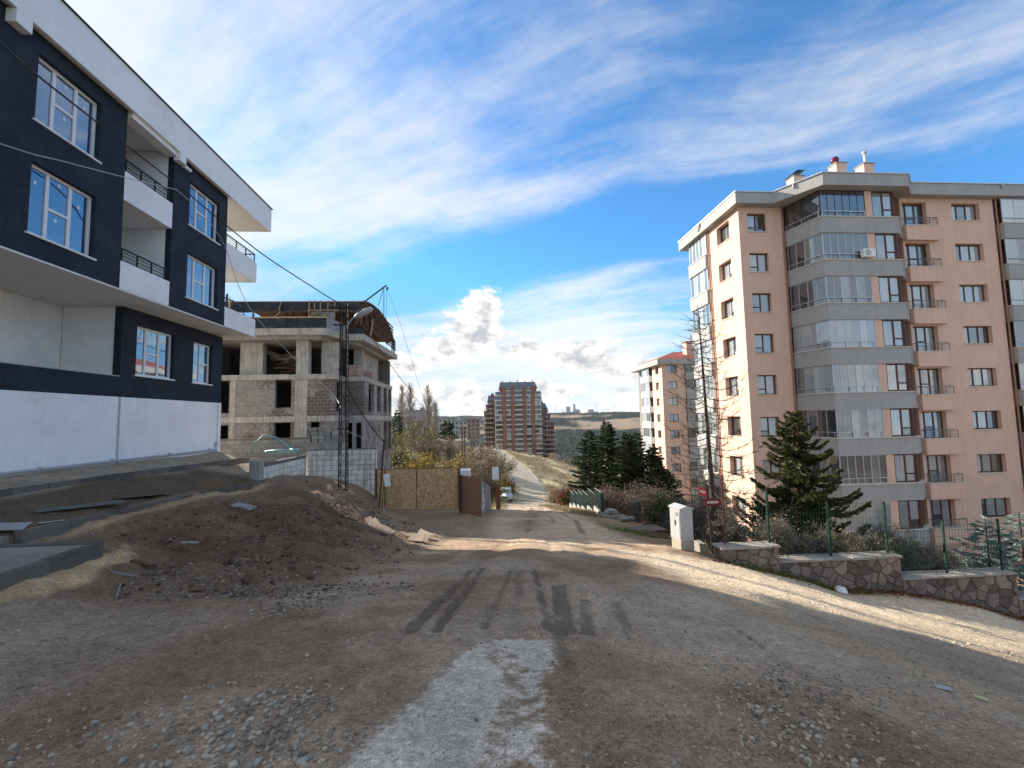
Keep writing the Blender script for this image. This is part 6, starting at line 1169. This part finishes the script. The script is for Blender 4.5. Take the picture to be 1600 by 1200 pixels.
# ================================================================== far buildings
def flats(name, label, x, y, w, d, h, zb, nf, nc, mat, rz=0., roof=None, cat='building'):
    T = thing(name, label, cat, (x, y, zb), rz); mb = MB(); mb.box(-w/2, w/2, 0, d, 0, h); local('walls', mb, mat, T); ww, hh = w/nc*.5, h/nf*.45
    for i in range(nc):
        for k in range(nf): obj('window', bmesh_box('far_window', glass_dark, (0, round(ww, 2), -.06, .1, 0, round(hh, 2))), T, (-w/2+w/nc*(i+.25), 0, h/nf*(k+.35)))
    if roof == 'hip': mb = MB(); mb.pts([(-w/2-.4, -.4, h), (w/2+.4, -.4, h), (w/2+.4, d+.4, h), (-w/2-.4, d+.4, h), (-w/4, d/2, h+h*.3), (w/4, d/2, h+h*.3)], [(0, 1, 5, 4), (1, 2, 5), (2, 3, 4, 5), (3, 0, 4), (0, 3, 2, 1)]); local('roof', mb, roof_red, T)
    elif roof == 'gable': mb = MB(); mb.pts([(-w/2-.3, -.3, h), (w/2+.3, -.3, h), (0, -.3, h+w*.28), (-w/2-.3, d+.3, h), (w/2+.3, d+.3, h), (0, d+.3, h+w*.28)], [(0, 1, 2), (3, 5, 4), (0, 2, 5, 3), (1, 4, 5, 2), (0, 3, 4, 1)]); local('roof', mb, roof_red, T); mb = MB(); mb.pts([(-w/2, -.32, h), (w/2, -.32, h), (0, -.32, h+w*.24)], [(0, 1, 2)]); local('gable', mb, mat, T)
    else: mb = MB(); mb.box(-w/2-.3, w/2+.3, -.3, d+.3, h, h+.5); local('roof', mb, roof_grey, T); mb = MB(); mb.box(-w/8, w/8, d*.3, d*.6, h+.5, h+2.2); local('stair_tower', mb, mat, T)
    return T
fa = M('far_grey_wall', (.33, .33, .34), .9, .08, .3); fb = M('far_pale_wall', (.55, .53, .50), .9, .08, .3); fc_ = M('far_tan_wall', (.42, .32, .26), .9, .1, .3)
flats('block_of_flats', 'grey blue flats on the skyline behind the poplars', -40, 300, 13, 12, 16, -8, 5, 4, fa, .15); flats('block_of_flats', 'pale flats on the skyline right of the poplars', -25.5, 305, 9, 10, 12, -10, 4, 3, fb); flats('block_of_flats', 'white low flats left of the tower block', -16, 310, 12, 10, 12, -12, 4, 4, fb); flats('block_of_flats', 'tan flats just left of the tower block', -6.2, 312, 9, 10, 14, -13, 5, 3, fc_); flats('block_of_flats', 'small grey flats at the corner of the concrete shell', -60, 320, 8, 10, 10, -8, 4, 3, fa)
flats('house', 'small red roofed house below the conifer clump', 50, 158, 7, 8, 4.5, -17.5, 2, 3, fb, .2, 'hip'); flats('house', 'peach gabled house left of the second peach block', 56.5, 152, 7.5, 9, 6.5, -17.5, 2, 3, peach, -.1, 'gable')
for i, (az, r, w, h, lab) in enumerate([(11.2, 2700, 26, 46, 'leftmost pale building on the far ridge'), (12.3, 2700, 42, 30, 'wide pale building on the far ridge'), (12.0, 2720, 14, 62, 'slim pale tower on the far ridge'), (14.1, 2700, 34, 26, 'low building on the far ridge right of the slim tower'), (21.4, 2750, 20, 42, 'grey tower at the right of the far ridge, leftmost of three'), (22.0, 2750, 22, 56, 'tall grey tower at the right of the far ridge'), (22.7, 2750, 18, 46, 'grey tower beside the second peach block on the far ridge')]):
    x, y = r*math.sin(R(az)), r*math.cos(R(az)); flats('ridge_building', lab, x, y, w, 18, h, gz(x, y)-8, 6, 4, fa if i > 3 else fb)
for az, lab in ((9.6, 'thin mast on the far ridge above the woods'), (14.8, 'thin mast right of the low ridge building')):
    x, y = 2690*math.sin(R(az)), 2690*math.cos(R(az)); mb = MB(); zz = gz(x, y); mb.tube([(x, y, zz-5), (x, y, zz+62)], [1.3, .7], 5); mb.top('radio_mast', grey_pipe, lab, 'mast')

# ================================================================== stuff: woods, grass, gravel, weeds
nW = 42000; az = np.radians(nrg.uniform(-14, 42, nW)); rr = np.sqrt(nrg.uniform(900**2, 2760**2, nW)); wx, wy = rr*np.sin(az), rr*np.cos(az); keep = bare(wx, wy) < nrg.uniform(.05, .5, nW); wx, wy, rr = wx[keep], wy[keep], rr[keep]; wz = ground_z(wx, wy); hh = nrg.uniform(4, 8, len(wx)); ww = hh*.5; n = len(wx)
V = np.stack([np.c_[wx+ww*math.cos(a), wy+ww*math.sin(a), wz+hh*.05] for a in (.3, 1.87, 3.44, 5.01)] + [np.c_[wx, wy, wz+hh]], 1).reshape(-1, 3); b = np.arange(n)[:, None]*5; F = np.concatenate([b+np.array([[0, 1, 4]]), b+np.array([[1, 2, 4]]), b+np.array([[2, 3, 4]]), b+np.array([[3, 0, 4]])])
tag(obj('pine_woods', mesh_np('pine_woods', V, F, LEAF('far_pine', (.007, .015, .011), (.020, .032, .021), 0))), 'dark pine woods covering the far hillside', 'woods', kind='stuff')
def tufts(name, label, X, Y, h, w, mat, per=5, dz=0.):
    n = len(X); Z = ground_z(X, Y)+dz; C = np.repeat(np.c_[X, Y, Z], per, 0)+nrg.normal(size=(n*per, 3))*np.array([w*2, w*2, 0]); D = unit(nrg.normal(size=(n*per, 3))*.45+np.array([0, 0, 1.])); L_ = np.repeat(h, per)*nrg.uniform(.5, 1.2, n*per); return tag(obj(name, leaves_mesh(name, C+D*L_[:, None]*.45, D, L_, L_*.12, mat)), label, 'grass', kind='stuff')
X = nrg.uniform(-30, 22, 26000); Y = nrg.uniform(36, 170, 26000); ok = (road_mask(X, Y) < -.3) & (nfbm(X/5, Y/5, 81, 3) > -.15) & ~((X < -7.5) & (Y < 44)); tufts('dry_grass', 'dry yellow grass on the slopes beside the far road', X[ok], Y[ok], nrg.uniform(.25, .6, ok.sum()), .12, dry_leaf, 5)
X = nrg.uniform(2, 34, 16000); Y = nrg.uniform(84, 176, 16000); ok = (road_mask(X, Y) < -.3) & (nfbm(X/4, Y/7, 84, 3) > -.25); tufts('ridge_grass', 'rough straw coloured grass on the rise in front of the tower block', X[ok], Y[ok], nrg.uniform(.3, .8, ok.sum()), .2, dry_leaf, 4)
X = np.concatenate([nrg.uniform(7, 18, 1800), nrg.normal(6.7, .5, 1200)]); Y = np.concatenate([nrg.uniform(13, 22, 1800), nrg.uniform(26, 46, 1200)]); ok = (X > 7) | (Y > 24); tufts('verge_grass', 'straw coloured weeds on the plot behind the stone wall', X[ok], Y[ok], nrg.uniform(.12, .35, ok.sum()), .08, dry_leaf, 5)
X = np.concatenate([nrg.normal(7.3, .9, 900), nrg.normal(6.6, .4, 700), nrg.uniform(6.8, 11, 260)]); Y = np.concatenate([nrg.normal(19.8, 1.1, 900), nrg.uniform(27, 40, 700), nrg.normal(12.15, .08, 260)]); tufts('green_grass', 'fresh green grass along the verge by the pallet', X, Y, nrg.uniform(.05, .14, len(X)), .05, LEAF('fresh_grass', (.06, .10, .015), (.16, .22, .04)), 6)
X = nrg.normal(-5.2, 1.6, 5200); Y = nrg.uniform(9, 20.5, 5200); ok = (nfbm(X/.9, Y/.9, 83, 3) + .35*sst(Y, 12, 18) > .25) & (X > -7.8) & (X < -2.6); tufts('bank_weeds', 'low dark green weeds on the brown earth bank', X[ok], Y[ok], nrg.uniform(.02, .07, ok.sum()), .06, LEAF('bank_weed', (.02, .028, .012), (.07, .075, .03)), 5)
X = nrg.uniform(6.3, 19, 3000); Y = 12.28-np.abs(nrg.normal(0, .14, 3000)); Z = ground_z(X, Y)+.012; tag(obj('fallen_leaves', leaves_mesh('fallen_leaves', np.c_[X, Y, Z], unit(nrg.normal(size=(3000, 3))*np.array([1, 1, .25])), .06, .035, LEAF('fallen_leaf', (.09, .035, .018), (.24, .10, .04), 0))), 'red brown fallen leaves along the foot of the stone wall', 'leaves', kind='stuff')

def stones_mesh(name, X, Y, S, mat, squash=.6, seed=0, sink=.25):
    """irregular pebbles, 20 faces each, in one mesh"""
    bm = bmesh.new(); bmesh.ops.create_icosphere(bm, subdivisions=1, radius=1); bm.verts.ensure_lookup_table(); P = np.array([v.co for v in bm.verts]); F0_ = np.array([[v.index for v in f.verts] for f in bm.faces]); bm.free()
    r_ = np.random.default_rng(seed); n = len(X); Z = ground_z(X, Y); V = np.repeat(P[None], n, 0)*(1+r_.uniform(-.38, .38, (n, len(P), 1))); V = V*np.stack([r_.uniform(.75, 1.3, n), r_.uniform(.7, 1.1, n), r_.uniform(.4, .8, n)*squash/.6], 1)[:, None]
    a = r_.uniform(0, 6.28, n); c, s = np.cos(a)[:, None], np.sin(a)[:, None]; V = np.stack([V[..., 0]*c-V[..., 1]*s, V[..., 0]*s+V[..., 1]*c, V[..., 2]], -1)*S[:, None, None] + np.stack([X, Y, Z+S*squash*(1-sink)*.5], 1)[:, None]
    return mesh_np(name, V.reshape(-1, 3), (F0_[None]+np.arange(n)[:, None, None]*len(P)).reshape(-1, 3), mat)
def stone_col(name, a, b): return LEAF(name, a, b, 0, .9)
pebble = stone_col('pebble_mix', (.14, .112, .082), (.54, .45, .335)); pebble_lt = stone_col('pale_pebbles', (.24, .21, .16), (.62, .55, .45)); clod = stone_col('earth_clods', (.06, .042, .030), (.17, .12, .088))
n = 60000; X = nrg.uniform(-7, 9, n); Y = 1.9+np.abs(nrg.normal(0, 3.6, n)); gn = nfbm(X/1.1, Y/1.1, 91, 4); dens = .3+.8*sst(gn, -.1, .7); heap = np.exp(-((X+1.15+.35*(Y-2.2))/.5)**2)*(1-sst(Y, 3.0, 3.6)) + .5*np.exp(-((X+2.3)/.35)**2)*(Y < 3.1) + .8*np.exp(-((X+2.2-.1*(Y-6))/.45)**2)*sst(Y, 4.6, 5.4)*(1-sst(Y, 6.6, 8))+.7*np.exp(-((X-1.8-.3*(Y-2.6))/.35)**2)*(1-sst(Y, 3.2, 3.8)); dens += 1.2*heap
dens *= 1-.85*sst(in_poly_soft(X, Y, CONC), -.1, .1); ok = (nrg.random(n) < dens*.5) & (Y < 12) & (X > -5.0); X, Y, hp = X[ok], Y[ok], np.clip(heap[ok], 0, 1); S = .004+.010*nrg.random(len(X))**2.5 + hp*.018*nrg.random(len(X))**1.6 + .008*(nrg.random(len(X)) > .985)
tag(obj('gravel', stones_mesh('gravel', X, Y, S, pebble, seed=1)), 'loose grey brown gravel scattered over the dirt road', 'gravel', kind='stuff')
n = 9000; X = nrg.uniform(4, 18, n); Y = nrg.uniform(6.5, 12.2, n); ok = (nrg.random(n) < .3+.7*sst(nfbm(X/1.1, Y/.8, 92, 3), -.2, .6)); tag(obj('pale_gravel', stones_mesh('pale_gravel', X[ok], Y[ok], .007+.016*nrg.random(ok.sum())**3, pebble_lt, seed=2)), 'pale sunlit gravel on the lane beside the stone wall', 'gravel', kind='stuff')
n = 9000; X = nrg.normal(-4.4, 1.4, n); Y = nrg.uniform(6.2, 19, n); ok = (X > -7.6) & (X < -1.6) & ~((X < -5.0) & (Y < 8.8)) & (nrg.random(n) < .25+.75*sst(nfbm(X/.8, Y/.8, 93, 3), -.1, .6)); tag(obj('earth_clods', stones_mesh('earth_clods', X[ok], Y[ok], .008+.03*nrg.random(ok.sum())**4, clod, .7, 3)), 'brown clods and crumbs of earth on the bank', 'earth', kind='stuff')
n = 260; X = nrg.normal(-4.6, 1.3, n); Y = nrg.uniform(7.6, 19, n); ok = (X > -7.4) & (X < -2.2) & ~((X < -5.0) & (Y < 9)); tag(obj('large_clods', stones_mesh('large_clods', X[ok], Y[ok], .025+.06*nrg.random(ok.sum())**2.2, stone_col('large_clod', (.07, .047, .033), (.15, .105, .075)), .75, 6, .6)), 'larger lumps of brown earth half sunk in the bank', 'earth', kind='stuff')
n = 2600; X = nrg.uniform(-5.3, -1.0, n); Y = 7.0 - .28*(X+3) + nrg.normal(0, .38, n); ok = nrg.random(n) < .3+.7*sst(nfbm(X/.6, Y/.5, 94, 3), -.1, .5); tag(obj('rubble_line', stones_mesh('rubble_line', X[ok], Y[ok], .007+.032*nrg.random(ok.sum())**3.4, stone_col('rubble_mix', (.085, .062, .045), (.36, .28, .21)), .6, 5)), 'line of broken rubble and clods along the foot of the bank', 'rubble', kind='stuff')
n = 700; X = nrg.normal(-4.4, 1.5, n); Y = nrg.uniform(6.5, 19, n); ok = (X > -7.6) & (X < -1.8) & ~((X < -5.0) & (Y < 8.8)); tag(obj('pale_chips', stones_mesh('pale_chips', X[ok], Y[ok], .008+.026*nrg.random(ok.sum())**3, stone_col('pale_chip', (.28, .26, .24), (.6, .58, .54)), .45, 4)), 'pale stone chips and litter specks on the brown bank', 'rubble', kind='stuff')
# single larger stones near the camera
big = [(-1.35, 2.55, .045), (-1.15, 2.42, .05), (-1.0, 2.6, .04), (-.92, 2.38, .055), (-.75, 2.45, .045), (-1.6, 2.75, .05), (-1.85, 2.5, .05), (-2.0, 2.62, .04), (-1.7, 2.35, .06), (-.6, 2.62, .04), (-1.45, 3.1, .05), (-1.95, 3.15, .04), (-2.3, 2.9, .05), (-.5, 2.4, .035), (-1.2, 2.9, .035), (1.5, 2.9, .035), (1.75, 2.75, .04), (1.62, 2.62, .045), (1.9, 2.55, .035), (2.3, 3.2, .035), (1.2, 3.6, .03), (-2.7, 5.46, .055), (-1.74, 6.4, .06), (-1.2, 4.1, .04), (.35, 3.3, .03), (8.4, 7.4, .09), (7.9, 7.2, .07), (9.2, 7.5, .08), (6.2, 4.4, .06), (5.4, 4.9, .05)]
bs = stone_col('loose_stone', (.20, .17, .135), (.52, .46, .38))
for i, (x, y, s) in enumerate(big):
    me = stones_mesh('stone', np.array([0.]), np.array([0.]), np.array([s*.52]), bs, .6, 300+i); me.transform(Matrix.Translation((0, 0, -gz(0, 0)))); where = 'lower left road edge' if x < 0 and y < 4.2 else 'rubble line on the left' if x < 0 else 'lower right of the road' if x < 5 else 'edge of the sunlit lane'
    tag(obj('loose_stone', me, None, (x, y, gz(x, y))), 'fist-sized pale stone lying loose at the ' + where, 'stone', 'loose stones at the ' + where)

# ================================================================== thin air between here and the far ridge
mb = MB(); mb.box(-4200, 4200, -600, 4600, -260, 140)
hm = bpy.data.materials.new('thin_haze'); hm.use_nodes = True; hn = hm.node_tree; hn.nodes.clear(); ho_ = hn.nodes.new('ShaderNodeOutputMaterial'); hv = hn.nodes.new('ShaderNodeVolumePrincipled')
hv.inputs['Color'].default_value = (.86, .93, 1, 1); hv.inputs['Density'].default_value = .000026; hv.inputs['Anisotropy'].default_value = .2; hn.links.new(hv.outputs[0], ho_.inputs['Volume'])
hz_o = mb.build('haze', hm); tag(hz_o, 'thin pale haze filling the air over the valley', 'haze', kind='stuff')
